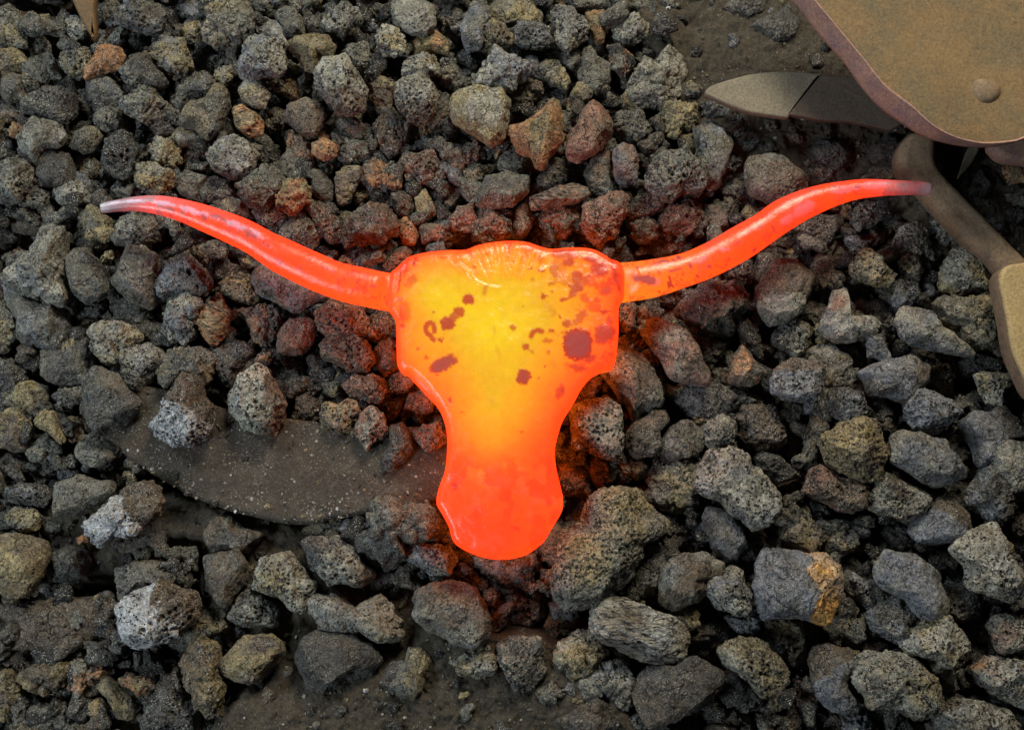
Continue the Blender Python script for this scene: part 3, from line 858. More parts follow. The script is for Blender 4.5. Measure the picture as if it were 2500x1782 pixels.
# ------------------------------------------------------------------ glowing skull outline (photo pixels)
HEADPX = [(953,670),(969,655),(988,636),(1006,626),(1043,617),(1095,612),(1136,611),(1163,601),(1196,594),(1240,589.5),(1284,592),(1322,604),
 (1348,609),(1385,606),(1422,606),(1451,611),(1473,622),(1492,634),(1509,640),(1523,655),(1528,690),(1524,728),(1513,746),(1509.5,764),(1510,807),(1507,850),(1502,880),
 (1494,903),(1467,911),(1440,926),(1419,951),(1407,973),(1392,999),(1374,1028),(1362.5,1062),(1355,1095),(1356.5,1132),(1364,1169),
 (1373,1208),(1374,1237),(1366,1260),(1348,1288),(1330,1319),(1311,1337),(1285,1354),(1255,1363),(1222,1366),(1191,1363),(1154,1352),
 (1118,1333),(1103,1313),(1096,1287),(1080,1256),(1066,1230),(1068,1204),(1076,1178),(1086,1150),(1091,1108),(1091,1062),(1083,1025),
 (1068,995),(1044,969),(1017,940),(999,921),(984,914),(973,899),(969,878),(968,822),(967,790),(960,773),(950,758),(946,715)]
LHORN = [(1010,716,40),(975,714,45),(945,712,48),(895,702,46.5),(822,684,45.5),(748,653,45),(692,626,43),(655,606,40),(600,574,37),(517,539,33.5),
 (450,515,28.5),(395,501.5,24),(340,497,19.5),(290,501,15),(262,505,13.5),(246,508,12)]
RHORN = [(1460,694,40),(1500,691,47),(1525,689,50),(1588,680,46.5),(1643,667,43),(1699,649,41.5),(1754,624,42),(1810,592,42.5),(1865,558,40.5),(1911,526,39.5),
 (1966,498,36.5),(2022,478,31),(2080,464,25),(2132,458.5,21.5),(2206,458,18.5),(2250,459,16.5),(2272,460,15.5)]
HEADC = resample(HEADPX, 620)
ZS = 0.037
SKEL = [resample(LHORN, 60, closed=False), resample(RHORN, 60, closed=False)]

def skull_clear(q):
    """signed pixel distance outside the glowing piece (negative inside)"""
    d = -sdf(HEADC[::4], q)
    for h in SKEL:
        for x, y, r in h[::2]:
            d = np.minimum(d, np.hypot(q[:, 0] - x, q[:, 1] - y) - r)
    return d

# ------------------------------------------------------------------ ground
ASHES = [([(1620,-80),(2620,-80),(2620,700),(2200,520),(1950,450),(1800,390),(1720,330),(1600,150)], -0.013),
         ([(560,1700),(640,1600),(860,1550),(1240,1530),(1500,1660),(1520,1900),(540,1900)], 0.002),
         ([(80,1220),(420,1190),(820,1300),(980,1400),(1010,1580),(600,1680),(480,1500),(440,1330),(120,1440)], -0.019)]
DISCPX = [(188,993),(210,1030),(236,1060),(259,1075),(295,1105),(332,1132),(388,1170),(443,1201),(480,1219),(554,1246),(628,1265),(700,1279),
          (766,1279),(807,1268),(850,1262),(930,1245),(1060,1225),(1180,1160),(1180,1085),(1060,1045),(900,1040),(700,1020),(560,1000),(450,962),(310,935),(230,955)]
nx, ny = 640, 490
gx, gy = np.meshgrid(np.linspace(-220, 2720, nx), np.linspace(-240, 2020, ny))
gp = np.stack([gx.ravel(), gy.ravel()], 1)
gw = unproj(gp, 0.0)
gz = np.full(len(gp), -0.056)
for P, z in ASHES:
    k = sstep(-60, 40, sdf(resample(P, 60), gp))
    gz = gz * (1 - k) + z * k
gz_flat = gz.copy()
g3 = np.column_stack([gw * 30, np.zeros(len(gw))])
gz = gz + 0.0035 * fbm(g3, 5, 3) + 0.0040 * fbm(g3 * 5, 9, 5, 0.65) + 0.0012 * np.abs(fbm(g3 * 16, 3, 3, 0.7)) * 2
idx = np.arange(nx * ny).reshape(ny, nx)
gf = np.stack([idx[:-1, :-1], idx[1:, :-1], idx[1:, 1:], idx[:-1, 1:]], -1).reshape(-1, 4)
ground = link("ground", make_mesh("ground", np.column_stack([gw, gz]), gf, ASH))
tag(ground, "dark gritty ash bed under the lumps", kind="structure")

def ground_z(px):
    q = np.atleast_2d(px)
    i = np.clip(((q[:, 0] + 220) / 2940 * (nx - 1)).round().astype(int), 0, nx - 1)
    j = np.clip(((q[:, 1] + 240) / 2260 * (ny - 1)).round().astype(int), 0, ny - 1)
    return gz_flat.reshape(ny, nx)[j, i]

# ------------------------------------------------------------------ plates and bars
def plate_mesh(name, px, ztop, thick, bevel, mat, n=160, smooth_outline=True, sink=0.0, taper=0.0, bowl=0.0, mat_side=None, seed=1):
    """solid slab with a rounded rim from a photo outline seen at its own height"""
    P = resample(px, n, smooth=smooth_outline)
    Wp = unproj(P, ztop)
    if poly_area(Wp) < 0:
        Wp = Wp[::-1]
    c = Wp.mean(0)
    T = np.roll(Wp, -1, 0) - np.roll(Wp, 1, 0)
    T /= np.linalg.norm(T, axis=1)[:, None] + 1e-12
    N = np.stack([-T[:, 1], T[:, 0]], 1)          # inward
    rag = 0.0004 * vnoise(np.column_stack([Wp * 90, np.zeros(n)]), seed)
    rings = []
    for k in range(5):                            # rounded top rim
        a = math.pi / 2 * k / 4
        rings.append(np.column_stack([Wp + N * (bevel * (1 - math.sin(a)) + rag)[:, None] if False else Wp + N * (bevel * (1 - math.sin(a)) + rag[:, None]), np.full(n, ztop - bevel * (1 - math.cos(a)) - sink * 0)]))
    rings.append(np.column_stack([Wp - N * taper + N * (rag[:, None]), np.full(n, ztop - thick * 0.92)]))
    rings.append(np.column_stack([Wp - N * (taper - 0.08 * thick), np.full(n, ztop - thick)]))
    V = np.vstack(rings)
    F, side = [], []
    for r in range(len(rings) - 1):
        for i in range(n):
            j = (i + 1) % n
            F.append([r * n + i, (r + 1) * n + i, (r + 1) * n + j, r * n + j])
            side.append(1 if r >= 4 else 0)
    F.append(list(range(n)))
    side.append(0)
    F.append(list(range((len(rings) - 1) * n, len(rings) * n))[::-1])
    side.append(1)
    z0 = ztop - thick
    V = V - np.array([c[0], c[1], z0])
    me = make_mesh(name, V, F, mat)
    if mat_side:
        me.materials.append(mat_side)
        for p, s in zip(me.polygons, side):
            p.material_index = s
    for p in me.polygons:
        if len(p.vertices) > 4:
            p.use_smooth = False
    return me, (c[0], c[1], z0)

me, loc = plate_mesh("buried_disc", DISCPX, -0.001, 0.0100, 0.0048, DISC, n=240)
tag(link("steel_disc", me, loc), "dust-covered round steel disc half buried among the lumps at lower left", "steel disc")

# pointed grey bar lying under the shovel
bar = bpy.data.objects.new("steel_bar", None)
COL.objects.link(bar)
bl = unproj([(1850, 235)], 0.014)[0]
bar.location = (bl[0], bl[1], 0.014)
tag(bar, "flat steel bar with a pale rounded tip and shank coloured as shadowed, under the tan shovel", "steel bar")
tip_px = [tuple(p) for p in resample([(1925,287),(1900,285),(1840,276),(1780,256),(1738,238),(1722,226),(1735,211),(1762,199),(1800,188),(1850,179),(1910,174),(1960,176),(2005,181)], 90, closed=False)]
me, loc = plate_mesh("tip", tip_px, 0.020, 0.0055, 0.0016, BAR, n=260, smooth_outline=False)
link("tip", me, (loc[0] - bl[0], loc[1] - bl[1], loc[2] - 0.014), parent=bar)
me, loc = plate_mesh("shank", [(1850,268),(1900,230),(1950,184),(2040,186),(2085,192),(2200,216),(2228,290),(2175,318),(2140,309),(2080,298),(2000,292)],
    0.0198, 0.0052, 0.0008, SHADED_BAR, n=200, smooth_outline=False)  # shadowed stretch of the bar, the shadow painted as its colour
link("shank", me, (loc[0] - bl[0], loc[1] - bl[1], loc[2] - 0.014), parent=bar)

me, loc = plate_mesh("spike", [(150,-110),(164,-40),(176,5),(200,52),(221,88),(227,97),(232,75),(230,20),(228,-110)], 0.048, 0.007, 0.0022, SPIKE, n=120)
tag(link("steel_spike", me, loc), "pointed rusty steel tip hanging in at the top left corner", "steel spike")

me, loc = plate_mesh("rod", [(2225,322),(2284,330),(2293,402),(2354,473),(2428,547),(2480,600),(2620,745),(2560,775),(2446,658),(2376,592),
    (2317,530),(2269,476),(2236,442),(2204,412),(2200,365)], 0.014, 0.020, 0.0060, ROD, n=180)
tag(link("tool_handle", me, loc), "brown scaled steel bar running diagonally below the tan shovel", "steel bar")

me, loc = plate_mesh("shard", [(2389,360),(2366,360),(2352,396),(2339,433),(2343,433),(2365,408),(2380,385)], 0.000, 0.003, 0.0008, BAR, n=60)
tag(link("steel_shard", me, loc), "thin grey pointed sliver sticking out beneath the shovel's lower rim", "steel shard")

me, loc = plate_mesh("under_plate", [(2424,345),(2432,366),(2446,380),(2468,388),(2500,391),(2620,392),(2700,250),(2440,250)], 0.035, 0.014, 0.004, FLANGE, n=140)
tag(link("scrap_plate", me, loc), "rounded pinkish rusty plate edge under the shovel at the right edge", "steel plate")

me, loc = plate_mesh("edge_plate", [(2620,632),(2540,632),(2500,639),(2465,646),(2446,663),(2442,690),(2450,730),(2457,766),(2466,812),(2476,858),
    (2500,918),(2540,975),(2640,990),(2720,800)], 0.046, 0.020, 0.0028, PALE, n=200, mat_side=ROD)
tag(link("tan_plate", me, loc), "pale tan steel plate with a rounded corner cut by the right edge", "steel plate")

# the shovel: dished tan floor, turned-down pinkish flange, rivet
SH_IN = [(1865,-150),(1926,-75),(1988,0),(2034,56),(2098,133),(2151,199),(2190,233),(2228,262),(2273,303),(2317,329),(2361,344),(2409,351),
         (2465,347),(2500,338),(2580,300)]
SH_OUT = [(1805,-150),(1866,-75),(1927,0),(1975,55),(2020,108),(2062,158),(2095,203),(2132,247),(2169,281),(2225,318),(2280,343),(2335,358),(2391,363),
          (2446,358),(2500,343),(2560,318),(2640,280)]
nI = 120
Pi = resample(SH_IN, nI, closed=False)
Po = resample(SH_OUT, nI, closed=False)
ZT, ZB = 0.078, 0.060
wi, wo = unproj(Pi, ZT), unproj(Po, ZB)
root = bpy.data.objects.new("fire_shovel", None)
COL.objects.link(root)
root.location = (wi[60, 0] + 0.05, wi[60, 1] + 0.05, ZB)
tag(root, "large rusty tan fire shovel with a turned pinkish rim and one rivet, top right", "shovel")
RL = np.array(root.location)
rows, prof = [], [(0.0, -0.0030, 0), (0.10, -0.0018, 0), (0.22, -0.0004, 0), (0.30, 0.0, 0), (0.40, -0.0006, 0), (0.60, 0, 0)]
wn = np.roll(wi, -1, 0) - wi
wn[-1] = wn[-2]
wn /= np.linalg.norm(wn, axis=1)[:, None]
nin = np.stack([-wn[:, 1], wn[:, 0]], 1)
# flange strip from the lip outwards and down, with a thin wall
R = []
R.append(np.column_stack([wi + nin * 0.0016, np.full(nI, ZT - 0.0012)]))
R.append(np.column_stack([wi + nin * 0.0007, np.full(nI, ZT - 0.0001)]))
R.append(np.column_stack([wi - nin * 0.0004, np.full(nI, ZT)]))
for t in np.linspace(0.04, 1, 9):
    w = wi * (1 - t) + wo * t
    z = ZT * (1 - t) + ZB * t + 0.003 * math.sin(math.pi * t)
    dent = 0.0007 * vnoise(np.column_stack([w * 45, np.full(nI, t * 2)]), 4)
    R.append(np.column_stack([w + nin * dent[:, None], np.full(nI, z)]))
R.append(np.column_stack([wo + nin * 0.0022, np.full(nI, ZB - 0.0004)]))
R.append(np.column_stack([wi + nin * 0.0030, np.full(nI, ZT - 0.006)]))
V = np.vstack(R) - RL
F = [[r * nI + i, r * nI + i + 1, (r + 1) * nI + i + 1, (r + 1) * nI + i] for r in range(len(R) - 1) for i in range(nI - 1)]
link("rim", make_mesh("rim", V, np.array(F), FLANGE), parent=root)
# floor of the shovel
rim_px = [tuple(p) for p in Pi[::2]] + [(2750, 200), (2750, -200), (1895, -190)]
fl = np.array(rim_px)
cdt_v = [Vector(p) for p in fl]
gxx, gyy = np.meshgrid(np.arange(1900, 2740, 16), np.arange(-180, 350, 16))
gq = np.stack([gxx.ravel(), gyy.ravel()], 1).astype(float)
ins = sdf(fl, gq)
cdt_v += [Vector(p) for p in gq[ins > 7]]
vv, _, ff, *_ = delaunay_2d_cdt(cdt_v, [(i, (i + 1) % len(fl)) for i in range(len(fl))], [], 1, 1e-4)
fp = np.array([tuple(v) for v in vv])
fw = unproj(fp, ZT - 0.001)
fd = seg_dist(fl[:len(fl) - 3], fp, closed=False)
fz = ZT - 0.0012 - 0.006 * sstep(0, 260, fd) + 0.0012 * fbm(np.column_stack([fw * 14, np.zeros(len(fw))]), 3, 3)
fz = np.where(fd < 2, ZT - 0.0012, fz)
link("floor", make_mesh("floor", np.column_stack([fw, fz]) - RL, [list(f) for f in ff], TAN), parent=root)
# rivet
def dome(name, px, z, r, h, mat, parent, off):
    c = unproj([px], z)[0]
    V, F = [], []
    n, m = 32, 9
    for k in range(m):
        a = math.pi / 2 * k / (m - 1)
        rr = r * math.cos(a) ** 0.8 if k < m - 1 else 0.0001
        for i in range(n):
            b = 2 * math.pi * i / n
            w = 1 + 0.04 * math.sin(3 * b + 1)
            V.append((c[0] + rr * w * math.cos(b), c[1] + rr * w * 0.93 * math.sin(b), z + h * math.sin(a)))
    for k in range(m - 1):
        for i in range(n):
            j = (i + 1) % n
            F.append((k * n + i, k * n + j, (k + 1) * n + j, (k + 1) * n + i))
    return link(name, make_mesh(name, np.array(V) - off, np.array(F), mat), parent=parent)
dome("rivet", (2402, 228), ZT - 0.0075, 0.0108, 0.0085, ROD, root, RL)

# ------------------------------------------------------------------ the glowing longhorn skull
def skull_material():
    m = NT("red_hot_steel")
    v = m.coords()
    n1 = m.ramp(m.noise(v, 160, 5, 0.65), 0.3, 0.7, 0.93, 1.07)
    n2 = m.ramp(m.noise(v, 900, 3, 0.7), 0.3, 0.7, 0.97, 1.03)
    em = m.scale_col(m.attr("glow_color"), m.math('MULTIPLY', n1, n2))
    m.l(em, m.b.inputs['Emission Color'])
    m.b.inputs['Emission Strength'].default_value = 1.0
    m.l(m.attr("tint"), m.b.inputs['Base Color'])
    m.l(m.ramp(m.noise(v, 220, 4), 0.3, 0.7, 0.15, 0.34), m.b.inputs['Roughness'])
    m.b.inputs['Specular IOR Level'].default_value = 0.45
    b = m.bump(m.noise(v, 90, 4, 0.6), 0.22, 0.0010)
    b = m.bump(m.noise(v, 500, 4, 0.7), 0.5, 0.0005, b)
    m.l(b, m.b.inputs['Normal'])
    return m.m
HOT = skull_material()

skull = bpy.data.objects.new("longhorn_skull", None)
COL.objects.link(skull)
sc = unproj([(1235, 900)], ZS)[0]
skull.location = (sc[0], sc[1], ZS - 0.01)
tag(skull, "glowing red-hot forged steel longhorn skull with wide horns lying on the coke bed", "skull sculpture")
SL = np.array(skull.location)

# ramp of glow colours, as seen in the photo (display values), the red ones beyond white
RK = np.array([0.0, 0.24, 0.44, 0.66, 0.88, 1.08])
RC = np.array([lin((255, 70, 16)), lin((255, 88, 20)), lin((252, 120, 24)), lin((246, 155, 24)), lin((242, 180, 24)), lin((250, 206, 18))])
RB = np.array([2.0, 2.2, 1.8, 1.3, 1.05, 1.02])
def glow(t):
    t = np.clip(t, 0, 1.1)
    c = np.stack([np.interp(t, RK, RC[:, k]) for k in range(3)], 1)
    c[:, 0] *= np.interp(t, RK, RB)
    return c

# scale flakes: x, y, rx, ry, angle, darkness 0..1, greyness 0..1
SPOTS = [(1408,846,36,38,0,.95,.75),(1278,925,17,19,10,.9,.55),(1145,738,14,13,0,.9,.35),(1123,768,13,12,0,.85,.2),(1095,796,17,17,0,.9,.2),
 (1110,781,10,14,45,.8,.2),(1078,836,7,6,0,.85,.4),(1084,894,35,17,-28,.85,.7),(1185,716,7,13,20,.45,.2),(990,766,15,24,0,.4,.3),
 (1252,807,8,8,0,.7,.2),(1346,814,6,6,0,.8,.2),(1337,838,13,6,-10,.6,.2),(1283,853,9,8,0,.8,.2),(1296,863,9,3,30,.7,.2),(1329,899,3,4,0,.8,.1),
 (1383,796,11,12,0,.75,.3),(1412,783,9,26,35,.6,.35),(1422,776,7,13,50,.6,.3),(1473,766,16,4,0,.6,.2),(1474,818,26,20,-5,.55,.6),
 (1466,836,16,10,0,.5,.6),(1407,683,14,15,0,.75,.5),(1407,708,17,13,-20,.75,.35),(1396,724,12,9,-40,.75,.3),(1377,737,16,4,-15,.85,.2),
 (1392,704,6,7,40,.8,.1),(1461,664,22,19,0,.55,.35),(1377,627,34,13,5,.5,.5),(1352,664,12,17,-10,.6,.2),(1356,676,14,8,20,.6,.2),(1321,669,8,5,0,.8,.2),
 (1319,642,6,10,10,.5,.1),(1324,730,5,7,20,.85,.1),(1330,731,8,3,0,.85,.1),(1407,900,26,7,10,.5,.25),(1410,906,12,8,0,.5,.2),(1366,960,10,20,20,.45,.4),
 (1372,958,5,8,0,.6,.8),(1366,780,4,4,0,.85,.1),(1476,716,16,10,-30,.4,.7),(1100,981,5,7,0,.6,.2),(1023,856,5,4,0,.6,.2),(1043,879,6,5,0,.6,.2),
 (1338,864,4,6,0,.6,.1),(1337,866,3,9,-20,.5,.1),(1278,754,3,2,0,.6,.1),(1112,1188,8,10,0,.45,.7),(1294,663,6,2,0,.7,.1),(1372,660,10,18,0,.35,.3),
 (1500,680,7,26,-12,.55,.1),(993,662,5,24,12,.45,.1),(979,738,8,6,0,.4,.3),(1314,928,4,3,0,.7,.1),(1060,769,3,3,0,.8,.1),(1190,628,6,4,0,.5,.3),
 (1352,1262,10,22,35,.18,.9),(1255,648,5,3,0,.5,.1),(1130,1010,5,3,0,.5,.1),(1218,870,5,22,-10,.15,.2),(1207,812,4,14,0,.22,.1),
 (1000,702,12,9,0,.35,.2),(1000,640,6,4,0,.4,.1),(1273,1057,3,3,0,.6,.1),(1338,1140,8,24,0,.12,.1),(1170,1250,12,16,0,.1,.1),
 (1440,640,18,8,15,.6,.4),(1430,690,10,16,30,.6,.3),(1386,648,16,10,-20,.7,.3),(1345,700,8,5,10,.6,.1),(1454,740,10,7,-20,.45,.3),(1425,735,14,8,30,.5,.3),
 (1300,690,5,4,0,.5,.1),(1486,790,8,14,5,.45,.4),(1440,880,16,8,-25,.5,.3),(1345,720,5,4,0,.6,.1),(1490,870,8,6,0,.4,.2),(1160,660,5,3,0,.5,.1),(1085,636,10,4,0,.45,.1),
 (1015,645,5,12,20,.7,.2),(1010,690,14,10,-30,.5,.2),(985,800,7,7,0,.5,.2),(1065,905,14,6,-20,.6,.4),(1035,1000,5,10,-30,.4,.4),(1260,1290,9,4,10,.35,.3),(1340,1225,7,10,20,.35,.5)]
ARCS = [((1296,828),(1301,818),(1311,813),(1322,816),6.0),((1041,803),(1050,795),(1061,800),(1063,815),6.0),((1488,632),(1495,660),(1502,690),(1512,714),2.2), ((984,638),(981,660),(979,690),(974,720),2.0), ((1041,803),(1043,815),(1053,826),(1061,836),6.0)]

def spot_fields(P, seed=0):
    p3 = np.column_stack([P * 0.075, np.full(len(P), 3.0)])
    w1 = fbm(p3 * 2.2, 21 + seed, 4, 0.65)
    w2 = fbm(p3 * 2.2 + 50, 22 + seed, 4, 0.65)
    dark = np.zeros(len(P))
    grey = np.zeros(len(P))
    for x, y, rx, ry, an, dk, gr in SPOTS:
        a = math.radians(an)
        m = (np.abs(P[:, 0] - x) < 70) & (np.abs(P[:, 1] - y) < 70)
        wa_ = 5 + 0.12 * max(rx, ry)
        dx = P[m, 0] - x + wa_ * w1[m]
        dy = P[m, 1] - y + wa_ * w2[m]
        u = (dx * math.cos(a) + dy * math.sin(a)) / rx
        v = (-dx * math.sin(a) + dy * math.cos(a)) / ry
        n = 2.6 if rx > 12 else 2.0
        d = (np.abs(u) ** n + np.abs(v) ** n) ** (1 / n)
        soft = min(0.5, 2.2 / min(rx, ry))
        k = sstep(1 + soft, 1 - soft, d)
        dark[m] = np.maximum(dark[m], k * dk)
        grey[m] = np.maximum(grey[m], sstep(0.98, 0.62, d) * gr * dk * (1.0 if rx > 15 else 0.35))
    for *pts, wd in ARCS:
        c = resample(pts, 30, closed=False)
        d = seg_dist(c, P + np.stack([w1, w2], 1) * 3, closed=False)
        dark = np.maximum(dark, 0.85 * sstep(wd + 2, wd - 2, d))
    return dark, grey

def head_colors(P):
    x, y = P[:, 0], P[:, 1]
    p3 = np.column_stack([P / 60.0, np.zeros(len(P))])
    n1 = fbm(p3, 41, 4, 0.6)
    n2 = fbm(p3 * 4, 45, 4, 0.65)
    core = np.exp(-(((x - 1195) / 175) ** 2 + ((y - 790) / 215) ** 2))
    t = 0.96 * core ** 0.85
    t += 0.42 * np.exp(-(((x - 1055) / 75) ** 2 + ((y - 715) / 70) ** 2))
    t += 0.18 * np.exp(-(((x - 1330) / 130) ** 2 + ((y - 800) / 120) ** 2))
    t += 0.30 * np.exp(-(((x - 1240) / 110) ** 2 + ((y - 1000) / 95) ** 2))
    t += 0.24 * np.exp(-(((x - 1360) / 130) ** 2 + ((y - 660) / 60) ** 2))
    t -= 0.18 * np.exp(-(((x - 1150) / 150) ** 2 + ((y - 1330) / 120) ** 2))
    d = np.maximum(seg_dist(HEADC[::3], P), 0)
    t += 0.24 * np.exp(-(((x - 1425) / 100) ** 2 + ((y - 760) / 130) ** 2)) + 0.18 * np.exp(-(((x - 1015) / 80) ** 2 + ((y - 830) / 100) ** 2))
    t *= 0.55 + 0.45 * sstep(0, 28, d)
    t += 0.24 * np.exp(-(((x - 1190) / 90) ** 2 + ((y - 1100) / 120) ** 2))
    t += 0.07 * n1 + 0.015 * n2 * sstep(1150, 900, y) + 0.03
    # crown: mottled streaks of the forged tuft
    tf = tuft_mask(P)
    ang = np.arctan2(y - 760, x - 1225)
    st = vnoise(np.column_stack([ang * 42, np.hypot(x - 1225, y - 760) / 38, np.zeros(len(P))]), 9)
    t += tf * (0.16 * st - 0.08)
    # muzzle blotches
    mz = sstep(1080, 1180, y)
    t += mz * 0.20 * sstep(0.05, 0.18, fbm(p3 * 1.6 + 7, 77, 3, 0.5)) * -1.0 + mz * 0.10
    # step of colour down the nose
    t += 0.05 * sstep(1216, 1226, x) * sstep(900, 960, y) * sstep(1090, 1020, y) * -1
    heat = glow(t)
    sp, gr = spot_fields(P)
    sc_ = sstep(0.52, 0.60, n2 * 0.5 + 0.5) * sstep(0.18, 0.40, fbm(p3 * 0.7 + 31, 5, 2)) * 0.25 * sstep(20, 60, d)
    wr = sstep(1300, 1380, x) * sstep(940, 840, y) * sstep(4, 20, d)
    sp = np.maximum(sp, 0.42 * wr * sstep(0.12, 0.22, fbm(p3 * 1.9 + 11, 63, 4, 0.6)))
    sp = np.maximum(sp, 0.35 * sc_)
    red = sstep(0.7, 0.3, t)[:, None]
    spg = sp[:, None] * (1 - red) + (1 - (1 - sp[:, None]) ** 2.4) * red
    spotc = lin((198, 46, 20))
    heat = heat * (1 - spg) + spotc * spg
    greyc = lin((140, 34, 26))
    heat = heat * (1 - gr[:, None]) + greyc * gr[:, None]
    # milky haze of thin scale over the muzzle and edges
    base = np.full((len(P), 3), 0.012)
    base = base + gr[:, None] * np.array([0.09, 0.055, 0.058])
    hz = sstep(0.0, 0.5, fbm(p3 * 2.5 + 3, 88, 3)) * mz
    base += hz[:, None] * np.array([0.015, 0.012, 0.015])
    return heat, base, sp

def tuft_mask(P):
    x, y = P[:, 0], P[:, 1]
    w = 12 * vnoise(np.column_stack([P / 25.0, np.zeros(len(P))]), 15)
    lim = 690 - 0.0015 * (x - 1230) ** 2 + w
    return sstep(1100, 1135, x + 0.7 * (y - 620)) * sstep(1345, 1315, x) * sstep(lim + 10, lim - 14, y)

# triangulated dome over the outline
ptsl = [HEADC]
nC = len(HEADC)
Tn = np.roll(HEADC, -1, 0) - np.roll(HEADC, 1, 0)
Tn /= np.linalg.norm(Tn, axis=1)[:, None]
Nn = np.stack([-Tn[:, 1], Tn[:, 0]], 1)
if inside(HEADC, HEADC[:1] + Nn[:1] * 3)[0] == False:
    Nn = -Nn
for dk in (0.9, 2.4, 4.8, 8.2):
    q = HEADC + Nn * dk
    s_ = sdf(HEADC[::2], q)
    ptsl.append(q[s_ > dk * 0.85 - 0.2])
gxx, gyy = np.meshgrid(np.arange(955, 1520, 3.6), np.arange(585, 1372, 3.6))
gq = np.stack([gxx.ravel(), gyy.ravel()], 1)
rs = np.random.RandomState(3)
gq += rs.uniform(-0.6, 0.6, gq.shape)
s_ = sdf(HEADC[::2], gq)
ptsl.append(gq[s_ > 10.5])
allp = np.vstack(ptsl)
vv, _, ff, *_ = delaunay_2d_cdt([Vector(p) for p in allp], [(i, (i + 1) % nC) for i in range(nC)], [], 1, 1e-5)
HP = np.array([tuple(v) for v in vv])
HF = np.array([list(f) for f in ff])
d = seg_dist(HEADC, HP)
d[d < 0.05] = 0
x, y = HP[:, 0], HP[:, 1]
EW = 17.0 + 16 * np.exp(-((x - 1010) / 60) ** 2 - ((y - 960) / 60) ** 2) + 10 * np.exp(-((x - 1350) / 60) ** 2 - ((y - 1290) / 60) ** 2)
e = np.clip(d / EW, 0, 1)
lg = np.clip(1.2 * np.exp(-((x - 1015) / 65) ** 2 - ((y - 955) / 65) ** 2), 0, 1)
hz = 0.0062 * (np.sqrt(1 - (1 - e) ** 2) * (1 - lg) + lg * (0.25 * np.sqrt(np.clip(d / 4, 0, 1)) + 0.75 * e)) + 0.0042 * (1 - np.exp(-d / 70))
p3 = np.column_stack([HP / 60.0, np.zeros(len(HP))])
inn = sstep(4, 26, d)
hz += inn * (0.0010 * fbm(p3 * 0.8, 51, 3) + 0.0003 * fbm(p3 * 5, 52, 3))
hz += inn * 0.0016 * np.exp(-((x - 1222) / 70) ** 2) * sstep(760, 900, y)          # nose ridge
tm = tuft_mask(HP)
ang = np.arctan2(y - 760, x - 1225)
hz += inn * tm * (0.0007 * vnoise(np.column_stack([ang * 42, np.hypot(x - 1225, y - 760) / 38, np.zeros(len(HP))]), 9) + 0.0009)
cr = resample([(1318,1345),(1322,1325),(1330,1300),(1350,1275),(1372,1248)], 30, closed=False)
dc = seg_dist(cr, HP, closed=False)
hz -= inn * 0.0012 * np.exp(-(dc / 5) ** 2)                                        # chip at the lip
fold = resample([(1122,655),(1142,672),(1160,692),(1185,706),(1215,712)], 30, closed=False)
hz += 0.0012 * np.exp(-(seg_dist(fold, HP, closed=False) / 4.5) ** 2)
heat, base, sp = head_colors(HP)
hz += 0.00030 * sp * inn
Wh = unproj(HP, ZS)
hw = np.column_stack([Wh, ZS + hz])
bot = np.column_stack([Wh, ZS - 0.010 * np.sqrt(1 - (1 - np.clip(d / 20, 0, 1)) ** 2)])
# orient the triangles upwards
A = hw[HF[:, 1]] - hw[HF[:, 0]]
B = hw[HF[:, 2]] - hw[HF[:, 0]]
flip = (A[:, 0] * B[:, 1] - A[:, 1] * B[:, 0]) < 0
HF[flip] = HF[flip][:, ::-1]
bmap = np.arange(len(HP)) + len(HP)
onb = d == 0
bmap[onb] = np.arange(len(HP))[onb]
V = np.vstack([hw, bot]) - SL
F = np.vstack([HF, bmap[HF][:, ::-1]])
bh = np.tile(glow(np.full(1, 0.5)) * 2.2, (len(HP), 1))  # unseen underside, glow boosted to throw warm light on nearby lumps
link("head", make_mesh("head", V, F, HOT, colors={"glow_color": np.vstack([heat, bh]), "tint": np.vstack([base, base])}), parent=skull)

def ellipses(P, lst, warp, seed):
    p3 = np.column_stack([P * 0.09, np.full(len(P), 7.0)])
    w1 = fbm(p3, 121 + seed, 4, 0.7) * warp
    w2 = fbm(p3 + 40, 122 + seed, 4, 0.7) * warp
    out = np.zeros(len(P))
    for x, y, rx, ry, an in lst:
        a = math.radians(an)
        dx, dy = P[:, 0] - x + w1, P[:, 1] - y + w2
        d = np.hypot((dx * math.cos(a) + dy * math.sin(a)) / rx, (-dx * math.sin(a) + dy * math.cos(a)) / ry)
        out = np.maximum(out, sstep(1.15, 0.85, d))
    return out

